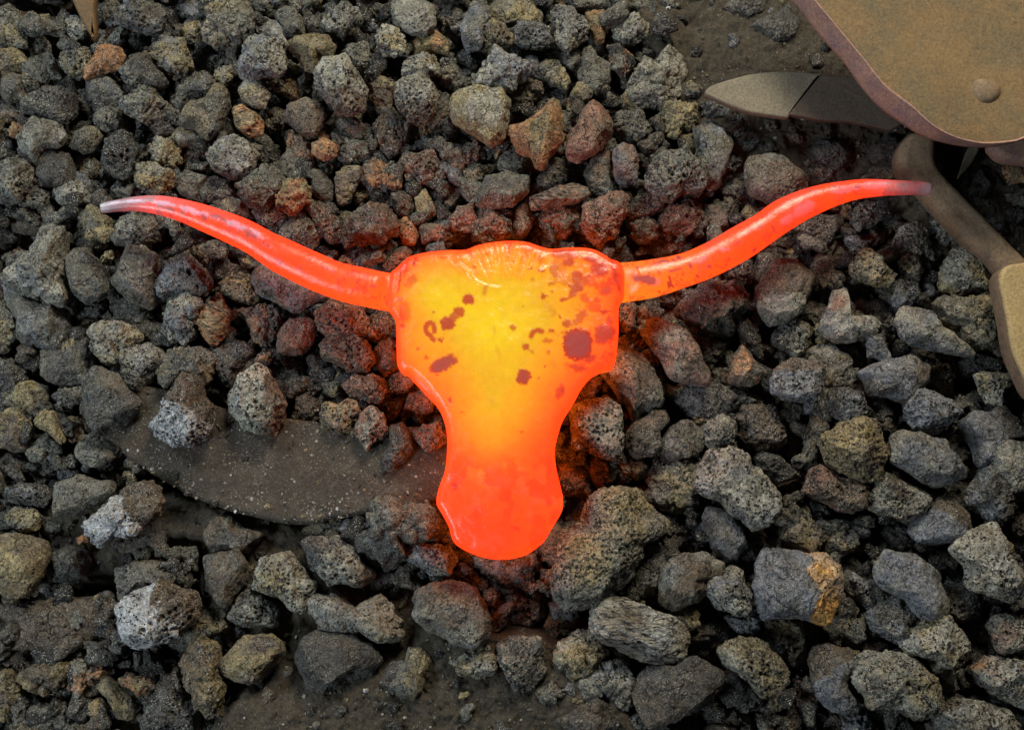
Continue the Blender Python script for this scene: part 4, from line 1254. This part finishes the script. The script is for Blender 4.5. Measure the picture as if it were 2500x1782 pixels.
LAV = {-1: [(281,506,16,5,0),(330,500,28,5,-4),(402,505,30,6,12),(470,524,28,7,18),(503,538,14,6,30),(528,549,12,5,25),(575,571,32,7,28),(625,600,22,5,30)],
       1: [(1585,694,20,10,10),(1706,641,22,6,-20),(1950,520,34,12,-35),(1905,548,20,8,-35),(1765,618,10,6,-20),(2060,468,40,8,-12),(2130,455,40,9,-6)]}
DRK = {-1: [(300,500,20,4,-5),(364,503,14,6,0),(415,497,26,4,8),(372,512,8,3,0),(505,532,10,8,30),(530,553,20,6,35),(548,560,12,7,10),(618,586,24,7,28),(655,606,12,4,30),
            (758,676,9,4,25),(790,688,14,4,18),(812,694,8,4,10),(700,610,12,4,20),(742,640,8,3,20),(560,540,7,3,10),(455,505,9,4,0),(880,684,10,3,15),(912,706,8,3,0)],
       1: [(1570,690,26,12,10),(1612,633,12,2.5,20),(1625,644,14,3,0),(1633,655,10,2.5,-10),(1650,640,8,3,30),(1665,632,6,9,10),(1645,668,18,3,-10),(1680,655,5,8,30),
           (1560,660,8,3,0),(1720,660,7,3,-20),(1740,610,9,3,-20),(1795,600,10,3,-30),(1850,560,12,4,-30),(1880,530,10,3,-30),(1990,470,12,4,-15),(2035,462,14,4,-15),(2090,460,9,4,0),(1820,620,8,3,-30)]}

def horn(pts, side):
    """swept tapered bar with a flat blunt tip"""
    C = resample(pts, 300, closed=False)
    n, m = len(C), 44
    Wc = unproj(C[:, :2], ZS)
    sc_ = np.linalg.norm(unproj(C[:, :2] + [10, 0], ZS) - Wc, axis=1) / 10.0
    rad = C[:, 2] * sc_
    T = np.gradient(Wc, axis=0)
    T /= np.linalg.norm(T, axis=1)[:, None]
    N = np.stack([-T[:, 1], T[:, 0]], 1)
    edge_d = -sdf(HEADC[::3], C[:, :2])
    V, PX, AN = [], [], []
    for i in range(n):
        wob = 1 + 0.02 * math.sin(i * 0.13 + 1) * math.sin(i * 0.031)
        tip = max(0.0, (i - (n - 5)) / 4.0)
        ed = edge_d[i]
        zs_ = 0.80 - 0.40 * float(sstep(34, -6, ed))
        rr = rad[i] * wob * (1 - 0.06 * tip ** 2)
        for k in range(m):
            a = 2 * math.pi * k / m
            off = rr * math.cos(a)
            zz = rr * zs_ * math.sin(a)
            V.append((Wc[i, 0] + N[i, 0] * off, Wc[i, 1] + N[i, 1] * off, ZS - 0.001 + zz))
            PX.append((C[i, 0] - 0, C[i, 1] - math.cos(a) * C[i, 2]))
            AN.append((i / (n - 1), a))
    V, PX, AN = np.array(V), np.array(PX), np.array(AN)
    p3 = np.column_stack([V[:, 0] * 55, V[:, 1] * 55, V[:, 2] * 55])
    nn = fbm(p3, 61 + side, 4, 0.6)
    nf = fbm(p3 * 3.2, 64 + side, 4, 0.7)
    V[:, 2] += 0.00035 * nn + 0.00012 * nf
    F = [[i * m + k, i * m + (k + 1) % m, (i + 1) * m + (k + 1) % m, (i + 1) * m + k] for i in range(n - 1) for k in range(m)]
    # blunt end
    c0 = len(V)
    V = np.vstack([V, V[(n - 1) * m:(n) * m].mean(0)[None] + np.array([[T[-1, 0] * 0.0008, T[-1, 1] * 0.0008, 0]])])
    for k in range(m):
        F.append([(n - 1) * m + k, (n - 1) * m + (k + 1) % m, c0])
    s = np.append(AN[:, 0], 1.0)
    nn = np.append(nn, 0); nf = np.append(nf, 0)
    a = np.append(AN[:, 1], 0)
    root_t = sstep(0.45, 0.0, s) * 0.28
    if side > 0:
        root_t = sstep(0.55, 0.05, s) * 0.46
    t = 0.05 + root_t + 0.05 * nn + 0.04 * nf
    heat = glow(t)
    cool = sstep(0.68, 0.96, s + 0.06 * nn + 0.04 * nf) if side < 0 else sstep(0.76, 0.97, s + 0.06 * nn)
    top = sstep(-0.2, 0.9, np.sin(a))
    # thin blue-grey scale in ragged patches on the cooler outer half
    if side < 0:
        pm = sstep(0.05, 0.22, nn + 0.25 * np.exp(-((s - 0.68) / 0.16) ** 2) - 0.12) * sstep(0.42, 0.6, s) * sstep(0.2, 0.8, np.sin(a + 0.4)) * 0.75
    else:
        pm = sstep(0.12, 0.26, nn + 0.15 * np.exp(-((s - 0.62) / 0.2) ** 2) - 0.06) * sstep(0.05, 0.2, s) * 0.40
    crust = fbm(np.column_stack([s * 60, a * 1.6, np.full(len(s), side * 5.0)]) * 1.3, 91, 5, 0.7)
    dk = np.maximum(sstep(0.22, 0.34, nf + 0.2 * nn) * 0.35, sstep(0.26, 0.34, crust) * sstep(-0.1, 0.2, nn + 0.1) * 0.75)
    heat = heat * (1 - 0.97 * cool[:, None] ** 0.8) + lin((150, 34, 34)) * 0.55 * (cool * (1 - cool))[:, None] * 2
    dk = 1 - (1 - dk) ** 1.8
    heat = heat * (1 - dk[:, None]) + lin((196, 48, 30)) * dk[:, None] * (1 - cool[:, None])
    heat = heat * (1 - pm[:, None]) + lin((206, 52, 22)) * (pm * (1 - cool))[:, None]
    PXe = np.vstack([PX, C[-1:, :2]])
    top = sstep(-0.15, 0.1, np.sin(a))
    lav = ellipses(PXe, LAV[side], 5.0, side + 3) * top
    drk = ellipses(PXe, DRK[side], 6.0, side + 5) * top
    lav = lav * (1 - 0.8 * drk) * (0.85 if side < 0 else 0.40)
    if side < 0:      # window sheen on the outer half's underside, painted into the colour
        under = sstep(0.2, -0.6, np.sin(a) * 0 + (PXe[:, 1] * 0 + np.cos(a) * 1.0)) * sstep(0.45, 0.75, s) * 0.35
    else:
        under = np.zeros(len(s))
    heat = heat * (1 - 0.80 * lav[:, None]) * (1 - 0.25 * under[:, None])
    heat = heat * (1 - 0.96 * drk[:, None]) + lin((178, 46, 34)) * 0.95 * (drk * (1 - 0.8 * cool))[:, None]
    base = np.full((len(V), 3), 0.014)
    base += lav[:, None] * np.array([0.30, 0.24, 0.34]) + under[:, None] * np.array([0.16, 0.10, 0.14]) + drk[:, None] * np.array([0.05, 0.03, 0.03])
    base += np.maximum(cool, pm * 0.2)[:, None] * np.array([0.22, 0.175, 0.195]) * (1 + 0.25 * nf)[:, None]
    endk = sstep(0.955, 0.99, s)
    base = base * (1 - endk[:, None]) + np.array([0.33, 0.33, 0.35]) * endk[:, None]
    me = make_mesh("horn", V - SL, F, HOT, colors={"glow_color": heat, "tint": base})
    return link("horn", me, parent=skull)

horn(LHORN, -1)
horn(RHORN, 1)

# ------------------------------------------------------------------ coke lumps
ICO = {}
for lv in (3, 4, 5, 6, 7):
    b = bmesh.new()
    bmesh.ops.create_icosphere(b, subdivisions=lv, radius=1.0)
    b.verts.ensure_lookup_table()
    ICO[lv] = (np.array([v.co[:] for v in b.verts]), np.array([[v.index for v in f.verts] for f in b.faces]))
    b.free()

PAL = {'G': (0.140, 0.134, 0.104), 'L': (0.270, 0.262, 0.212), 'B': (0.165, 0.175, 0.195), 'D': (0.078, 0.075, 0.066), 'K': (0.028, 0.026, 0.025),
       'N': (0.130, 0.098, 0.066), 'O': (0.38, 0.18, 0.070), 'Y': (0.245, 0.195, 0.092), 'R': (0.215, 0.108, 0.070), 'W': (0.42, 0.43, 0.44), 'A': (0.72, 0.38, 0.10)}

def rand_unit(rs):
    v = rs.normal(size=3)
    return v / np.linalg.norm(v)

def lump(R, hh, hr, tex, cols, ang, seed, lv, flat=0.82):
    """one stone: R = 96 outline radii (m), hh = half height, hr = mean radius"""
    rs = np.random.RandomState(seed)
    D, F = ICO[lv]
    q = D.copy()
    nf_ = {'p': 5, 'r': 7, 's': 9, 'f': 7}[tex]
    for k in range(nf_):
        az = rs.uniform(0, 2 * math.pi)
        el = rs.uniform(math.radians(18), math.radians(80))
        n = np.array([math.cos(az) * math.cos(el), math.sin(az) * math.cos(el), math.sin(el)])
        t = rs.uniform(0.66, 0.90)
        dd = q @ n - t
        q -= np.maximum(dd, 0)[:, None] * n * 0.88
    th = np.arctan2(q[:, 1], q[:, 0])
    rho = np.clip(np.hypot(q[:, 0], q[:, 1]), 0, 1) ** flat
    nR = len(R)
    tt = (th % (2 * math.pi)) / (2 * math.pi) * nR
    i0 = np.floor(tt).astype(int) % nR
    fr = tt - np.floor(tt)
    Rt = R[i0] * (1 - fr) + R[(i0 + 1) % nR] * fr
    P = np.stack([rho * Rt * np.cos(th), rho * Rt * np.sin(th), q[:, 2] * hh], 1)
    U = P / np.array([hr, hr, hr])
    off = rs.uniform(0, 50, 3)
    nrm = D
    if tex == 'f':
        a = -math.radians(28) if ang is None else math.radians(ang)
        c_, s_ = math.cos(a), math.sin(a)
        Uf = np.stack([(U[:, 0] * c_ + U[:, 1] * s_) * 0.25, (-U[:, 0] * s_ + U[:, 1] * c_), U[:, 2]], 1)
    else:
        Uf = U
    disp = {'p': 0.21, 'r': 0.26, 's': 0.16, 'f': 0.10}[tex] * fbm(U * 1.35 + off, seed, 2)
    vis = D[:, 2] > -0.30                       # the underside never needs the fine detail
    Uv, Uf, Pv = U[vis], Uf[vis], P[vis]
    dv = {'p': 0.110, 'r': 0.155, 's': 0.080, 'f': 0.09}[tex] * fbm(Uf * 3.6 + off, seed + 5, 5, 0.66)
    Pm = Pv if tex != 'f' else Uf * hr
    if tex in 'pf':
        w = worley(Pm * 300 + off, seed + 11)
        k = sstep(0.46, 0.20, w) * sstep(-0.45, 0.15, vnoise(Uv * 1.7 + off, seed + 3))
        dv -= k * 0.0021 / hr
        w = worley(Pm * 150 + off, seed + 12)
        k = sstep(0.36, 0.14, w) * sstep(0.0, 0.4, vnoise(Uv * 1.3 + off, seed + 4))
        dv -= k * 0.0042 / hr
    elif tex == 'r':
        w = worley(Pm * 210 + off, seed + 11)
        dv -= (w - 0.5) * 0.0024 / hr                 # beads
        dv -= 0.10 * sstep(0.30, 0.0, np.abs(vnoise(Uv * 2.1 + off, seed + 19))) - 0.03   # clefts
    else:
        c1 = np.abs(fbm(Uv * 1.5 + off, seed + 13, 3))
        k = sstep(0.028, 0.006, c1) * sstep(-0.2, 0.2, vnoise(Uv * 1.1 + off, seed + 14))
        dv -= k * 0.0016 / hr                         # cracks
        k = sstep(0.30, 0.14, worley(Pm * 260 + off, seed + 11)) * sstep(0.0, 0.3, vnoise(Uv * 1.7 + off, seed + 3))
        dv -= k * 0.0012 / hr
    dv += 0.0009 / hr * fbm(Pv * 420 + off, seed + 41, 2, 0.7) * (0.6 if tex == 's' else 1.0)
    disp[vis] += dv
    P = P + nrm * (disp * hr)[:, None] * np.array([1, 1, 0.9])
    c1 = np.array(PAL[cols[0]])
    c2 = np.array(PAL[cols[-1]]) if len(cols) > 1 else c1 * rs.uniform(0.8, 1.1)
    if ang is not None and tex != 'f':
        a = math.radians(ang)
        k = sstep(0.24, 0.34, (U[:, 0] * math.cos(a) + U[:, 1] * math.sin(a)) + 0.45 * fbm(U * 2 + off, seed + 8, 4, 0.65))
    else:
        k = sstep(-0.18, 0.30, fbm(U * 1.1 + off, seed + 7, 3))
        if len(cols) > 1:
            k = k * 0.85
    tint = c1 * (1 - k[:, None]) + c2 * k[:, None]
    kc = 0.35 if cols[0] in 'OYRAW' else 1.0
    k3 = kc * 0.45 * sstep(-0.05, 0.35, fbm(U * 1.9 + off, seed + 31, 3))[:, None]
    k4 = kc * 0.35 * sstep(0.0, 0.35, fbm(U * 1.6 + off, seed + 37, 3))[:, None]
    lum = tint.mean(1)[:, None]
    tint = tint * (1 - k3) + k3 * lum * np.array([1.14, 0.99, 0.76])
    tint = tint * (1 - k4) + k4 * lum * np.array([0.95, 1.0, 1.12])
    tint = tint * rs.uniform(0.80, 1.16) * (1 + 0.16 * fbm(U * 6 + off, seed + 6, 3))[:, None]
    tint = np.clip(tint, 0.01, 0.8)
    return P, F, tint

def outline_radii(Wp, c, n=96):
    th = (np.arange(n)) * 2 * math.pi / n
    R = np.zeros(n)
    A = Wp - c
    B = np.roll(Wp, -1, 0) - c
    for i, t in enumerate(th):
        dx, dy = math.cos(t), math.sin(t)
        ex, ey = B[:, 0] - A[:, 0], B[:, 1] - A[:, 1]
        den = dx * ey - dy * ex
        den = np.where(np.abs(den) < 1e-12, 1e-12, den)
        u = (A[:, 0] * ey - A[:, 1] * ex) / den
        v = (A[:, 0] * dy - A[:, 1] * dx) / den
        ok = (u > 0) & (v >= 0) & (v <= 1)
        R[i] = u[ok].max() if ok.any() else 0.01
    R = (np.roll(R, 1) + 4 * R + np.roll(R, -1)) / 6
    q = np.column_stack([np.cos(th) * 2.6 + c[0] * 900, np.sin(th) * 2.6 + c[1] * 900, np.zeros(n)])
    return R * (1.0 + 0.055 * fbm(q, 5, 3, 0.7))

LVZ = {0: -0.023, 1: -0.012, 2: -0.001, 3: 0.007}
DISC_P = resample(DISCPX, 80)
stones = []
for (ox, oy), txt in TILES.items():
    for ln in txt.strip().splitlines():
        lab = None
        if '|' in ln:
            ln, lab = ln.split('|')
            lab = lab.strip()
        w = ln.split()
        tex = w[2][0]
        ang = float(w[2][2:]) if '@' in w[2] else None
        P = np.array(list(map(float, w[3:]))).reshape(-1, 2) * 0.36939 + np.array([ox, oy])
        cl = np.clip(P, [0, 0], [W, H])
        stones.append(dict(lv=int(w[0]), cols=w[1], tex=tex, ang=ang, P=P, area=abs(poly_area(cl)), lab=lab))
stones.sort(key=lambda s: -s['area'])

def centroid(P):
    a = poly_area(P)
    x, y = P[:, 0], P[:, 1]
    x2, y2 = np.roll(x, -1), np.roll(y, -1)
    k = x * y2 - x2 * y
    return np.array([((x + x2) * k).sum() / (6 * a), ((y + y2) * k).sum() / (6 * a)])

for i, s in enumerate(stones):
    P = s['P']
    s['c'] = centroid(P)
    apx = abs(poly_area(P))
    hr = math.sqrt(apx / math.pi) * S
    dist = np.hypot(*(P - s['c']).T)
    minor = apx * S * S / (math.pi * dist.max() * S)
    hh = min(0.55 * hr + 0.40 * minor, 0.021)
    z = LVZ[s['lv']] + (0.003 if apx > 18000 else 0)
    top_lim = 9
    chk = np.vstack([P, s['c'], (P + s['c']) / 2])
    cl = skull_clear(chk).min()
    if cl < 14:
        top_lim = ZS - 0.012 if cl < 2 else ZS - 0.006
    z = min(z, top_lim - hh * 0.92)
    if inside(DISC_P, s['c'][None])[0] or inside(DISC_P, P).mean() > 0.5:
        z = max(z, -0.002 + hh * 0.72)
        if z + hh * 0.92 > top_lim:
            hh = (top_lim - (-0.002)) / 1.7
            z = -0.002 + hh * 0.72
    gz_ = ground_z(s['c'])[0]
    z = max(z, gz_ + hh * 0.12) if gz_ > -0.04 else z
    s.update(hr=hr, hh=hh, z=z)

# wording
CW = {'G': 'grey', 'L': 'pale grey', 'B': 'bluish grey', 'D': 'dark grey', 'K': 'black', 'N': 'brown', 'O': 'orange-brown', 'Y': 'tan', 'R': 'reddish', 'W': 'whitish', 'A': 'amber'}
TW = {'p': 'pitted', 'r': 'crumbly', 's': 'smooth', 'f': 'grained'}
LAND = [((246,508), "left horn's tip"), ((420,505), "left horn's outer bend"), ((600,575), "left horn's middle"), ((780,665), "left horn's inner half"),
        ((945,712), "left horn's base"), ((1240,590), "skull's crown"), ((1010,615), "skull's left top corner"), ((1480,625), "skull's right top corner"),
        ((1560,690), "right horn's base"), ((1740,630), "right horn's middle"), ((1950,505), "right horn's outer bend"), ((2270,460), "right horn's tip"),
        ((968,840), "skull's left cheek"), ((1505,870), "skull's right cheek"), ((1080,1010), "muzzle's left side"), ((1360,1080), "muzzle's right side"),
        ((1225,1366), "muzzle's rounded end"), ((228,97), "rusty spike's tip"), ((1722,226), "grey bar's point"), ((2090,300), "shovel's lower rim"),
        ((1980,60), "shovel's upper rim"), ((2446,740), "right-edge tan plate"), ((2300,560), "diagonal brown bar"), ((188,993), "disc's left end"),
        ((450,1205), "disc's lower rim"), ((766,1279), "disc's lowest point")]
SHORT = {'mustard-tan wedge': "mustard-tan wedge lump", 'salmon-orange': "salmon-orange lump", 'three-pointed lump with': "three-pointed tan lump",
         'pale block at the top': "pale top-edge block", 'bluish left side': "pale bluish-sided lump", 'half pale blue-grey': "half-pale half-brown lump",
         'popcorn': "popcorn-like lump", 'elbow': "elbow-shaped lump", 'lavender cracked': "lavender cracked lump", 'honeycombed tan lump in': "honeycombed tan lump",
         'orange-ochre right': "ochre-faced dark lump", 'parallel grain': "charred-wood lump", 'the largest lump': "largest grey boulder",
         'slate-blue': "slate-blue lump", 'curled brown': "curled brown lump", 'cracked brown boulder': "cracked brown boulder", 'deep crack': "crack-split pale lump",
         'dark smooth boulder half': "dark half-sunk boulder", 'flaky whitish': "flaky lavender lump", 'glittering whitish': "glittering whitish lump",
         'boulder at the lower left': "tan-brown edge boulder", 'flat-topped brown slab': "flat brown slab", 'riddled': "hole-riddled lump", 'rust-orange and cream': "rust-and-cream lump",
         'spongy': "spongy grey lump", 'glittering tan-grey': "glittering tan-grey lump", 'tall narrow tan': "tall narrow tan lump", 'ochre nugget': "small ochre nugget",
         'glittering grey porous': "round glittering lump", 'split lump with grained': "orange-tan split lump", 'pale pinkish lump pointing': "long pinkish lump",
         'beaded pale': "round beaded lump", 'squarish': "squarish olive lump", 'elongated pores': "pinkish-grey pored lump", 'slab': "flat brown slab", 'large crusty': "crusty pale block"}
for s in stones[:300]:
    if s['lab']:
        for k, v in SHORT.items():
            if k in s['lab']:
                LAND.append((tuple(s['c']), v))
                s['is_land'] = v
                break
DIRS = ["right of", "above right of", "above", "above left of", "left of", "below left of", "below", "below right of"]
ORD = ["", "second ", "third ", "fourth ", "fifth ", "sixth ", "seventh ", "eighth ", "ninth ", "tenth "]
buckets = {}
for s in stones[:300]:
    if s['lab']:
        continue
    best = None
    for (lx, ly), nm in LAND:
        dx, dy = s['c'][0] - lx, ly - s['c'][1]
        dd = math.hypot(dx, dy)
        if best is None or dd < best[0]:
            best = (dd, nm, int(round(math.atan2(dy, dx) / (math.pi / 4))) % 8)
    s['key'] = (best[1], best[2])
    s['dd'] = best[0]
    buckets.setdefault(s['key'], []).append(s)
for key, lst in buckets.items():
    lst.sort(key=lambda s: s['dd'])
    for r, s in enumerate(lst):
        cw = CW[s['cols'][0]]
        if len(s['cols']) > 1 and CW[s['cols'][1]] != cw:
            cw = cw + " and " + CW[s['cols'][1]] if len(cw) + len(CW[s['cols'][1]]) < 14 else cw
        A_ = s['area']
        size = "tiny" if A_ < 2500 else "small" if A_ < 5500 else "medium" if A_ < 11000 else "large" if A_ < 20000 else "very large"
        P = s['P'] - s['c']
        ev = np.linalg.eigvalsh(P.T @ P)
        if ev[1] / max(ev[0], 1) > 3.2:
            size += " elongated"
        rank = ORD[r] if r < len(ORD) else "farther "
        if len(size.split()) + len(cw.split()) > 4:
            size = size.split()[-1]
        s['lab'] = "%s %s %s lump %s%s the %s" % (size, cw, TW[s['tex']], (rank if rank else "nearest "), DIRS[key[1]], key[0])

rest_V, rest_F, rest_T, base_i = [], [], [], 0
def add_rest(P, F, T):
    global base_i
    rest_V.append(P); rest_F.append(F + base_i); rest_T.append(T)
    base_i += len(P)

for i, s in enumerate(stones):
    Wp = unproj(s['P'], s['z'])
    if poly_area(Wp) < 0:
        Wp = Wp[::-1]
    c = centroid(Wp)
    R = outline_radii(Wp, c) * 1.065
    px_r = s['hr'] / S
    lv = 7 if px_r > 90 else 6 if px_r > 33 else 5
    if i >= 300:
        lv = 5 if px_r > 30 else 4
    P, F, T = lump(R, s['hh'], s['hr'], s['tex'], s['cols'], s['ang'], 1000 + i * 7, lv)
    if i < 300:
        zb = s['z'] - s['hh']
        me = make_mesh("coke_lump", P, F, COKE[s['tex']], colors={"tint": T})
        o = link("coke_lump", me, (c[0], c[1], s['z']))
        tag(o, s['lab'], "coke lump", "coke lumps heaped in the forge bed")
    else:
        add_rest(P + np.array([c[0], c[1], s['z']]), F, T)

# deeper rubble seen only through the gaps
rs = np.random.RandomState(11)
keys = "GGDDNNGKYRB"
pool = []
for layer, (z0, step, rad) in enumerate(((-0.044, 95, 62), (-0.029, 82, 44))):
    yy = -150
    row = 0
    while yy < 1950:
        xx = -150 + (row % 2) * step / 2
        while xx < 2660:
            q = np.array([xx, yy]) + rs.uniform(-0.3, 0.3, 2) * step
            xx += step
            if ground_z(q)[0] > z0 - 0.012 and ground_z(q)[0] > -0.04:
                continue
            if inside(DISC_P, q[None])[0] and layer == 1:
                continue
            off_frame = q[0] < -20 or q[0] > W + 20 or q[1] < -20 or q[1] > H + 20
            r = rad * rs.uniform(0.6, 1.15) * S
            z = z0 + rs.uniform(-0.004, 0.004) + (0.018 if off_frame and layer == 1 else 0)
            th = np.arange(96) * 2 * math.pi / 96
            el = rs.uniform(0, 0.28)
            ph = rs.uniform(0, 6.28)
            R = r * (1 + el * np.cos(2 * (th - ph)) + 0.10 * np.cos(3 * th + rs.uniform(0, 6)) + 0.07 * np.cos(5 * th + rs.uniform(0, 6)))
            if len(pool) < 48:
                pool.append((lump(R, r * 0.75, r, 'prs'[rs.randint(3)], keys[rs.randint(len(keys))], None, rs.randint(1, 10 ** 6), 5), r))
                (P, F, T), r0 = pool[-1]
            else:
                (P, F, T), r0 = pool[rs.randint(len(pool))]
            a_ = rs.uniform(0, 6.283)
            P = (P * (r / r0) * rs.uniform(0.85, 1.15, 3)) @ np.array([[math.cos(a_), math.sin(a_), 0], [-math.sin(a_), math.cos(a_), 0], [0, 0, 1]])
            T = T * rs.uniform(0.45, 0.9)  # tint darkened to paint in the deep shade of the gaps
            w = unproj(q, z)[0]
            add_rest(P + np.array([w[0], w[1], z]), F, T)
        yy += step * 0.86
        row += 1
cpool = []
for i in range(30):
    th = np.arange(96) * 2 * math.pi / 96
    R = 0.006 * (1 + 0.25 * np.cos(2 * th) + 0.14 * np.cos(3 * th + rs.uniform(0, 6)) + 0.08 * np.cos(5 * th + rs.uniform(0, 6)))
    cpool.append(lump(R, 0.0042, 0.006, 'prs'[rs.randint(3)], keys[rs.randint(len(keys))], None, rs.randint(1, 10 ** 6), 4))
for i in range(3400):
    q = np.array([rs.uniform(-60, W + 60), rs.uniform(-60, H + 60)])
    gzz = ground_z(q)[0]
    if inside(DISC_P, q[None])[0]:
        if rs.rand() < 0.60:
            continue
        z, k = -0.001, rs.uniform(0.12, 0.4)
    elif gzz > -0.03:
        if rs.rand() < 0.55:
            continue
        k = 0.15 + 0.85 * rs.rand() ** 2.5
        z = gzz + 0.002 * k
    else:
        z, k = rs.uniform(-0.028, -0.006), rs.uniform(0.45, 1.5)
    P, F, T = cpool[rs.randint(30)]
    a_ = rs.uniform(0, 6.283)
    P = (P * k * rs.uniform(0.75, 1.25, 3)) @ np.array([[math.cos(a_), math.sin(a_), 0], [-math.sin(a_), math.cos(a_), 0], [0, 0, 1]])
    w = unproj(q, z)[0]
    add_rest(P + np.array([w[0], w[1], z]), F, T * rs.uniform(0.35, 0.95))  # chips darkened too, gap shade put into their tint
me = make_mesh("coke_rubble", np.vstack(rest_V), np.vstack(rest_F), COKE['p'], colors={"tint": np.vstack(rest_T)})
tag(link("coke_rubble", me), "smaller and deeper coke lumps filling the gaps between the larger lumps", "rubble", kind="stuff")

# loose grit on the ash, the disc and in the gaps
gV, gF, gT, gi = [], [], [], 0
D3, F3 = ICO[3]
D2 = D3
def grit(q, z, r):
    global gi
    w = unproj(q, z)[0]
    sc3 = rs.uniform(0.6, 1.1, 3)
    P = D2 * (1 + 0.25 * vnoise(D2 * 1.6 + rs.uniform(0, 99), 1))[:, None] * sc3 * r + np.array([w[0], w[1], z])
    c = np.array(PAL["GLNYDLW"[rs.randint(7)]]) * rs.uniform(0.7, 1.5)
    gV.append(P); gF.append(F3 + gi); gT.append(np.tile(c, (len(P), 1)))
    gi += len(P)
n_g = 0
while n_g < 3200:
    q = np.array([rs.uniform(0, W), rs.uniform(0, H)])
    if n_g % 2:
        q = np.array([rs.uniform(180, 1090), rs.uniform(980, 1290)])
        if not inside(DISC_P, q[None])[0] or vnoise(np.array([[q[0] / 70, q[1] / 70, 0.5]]), 3)[0] < rs.uniform(-0.8, 0.5):
            continue
    if inside(DISC_P, q[None])[0]:
        zg = -0.0018
    else:
        zg = ground_z(q)[0]
        if zg < -0.03:
            continue
    r = 0.00035 + 0.0013 * rs.rand() ** 4
    if rs.rand() < 0.03 and not inside(DISC_P, q[None])[0]:
        r = rs.uniform(0.002, 0.0042)
    grit(q, zg + r * 0.2, r)
    n_g += 1
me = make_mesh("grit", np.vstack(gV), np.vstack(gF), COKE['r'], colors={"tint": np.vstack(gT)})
tag(link("grit", me), "fine ash grit scattered on the disc and the bare ash", "grit", kind="stuff")
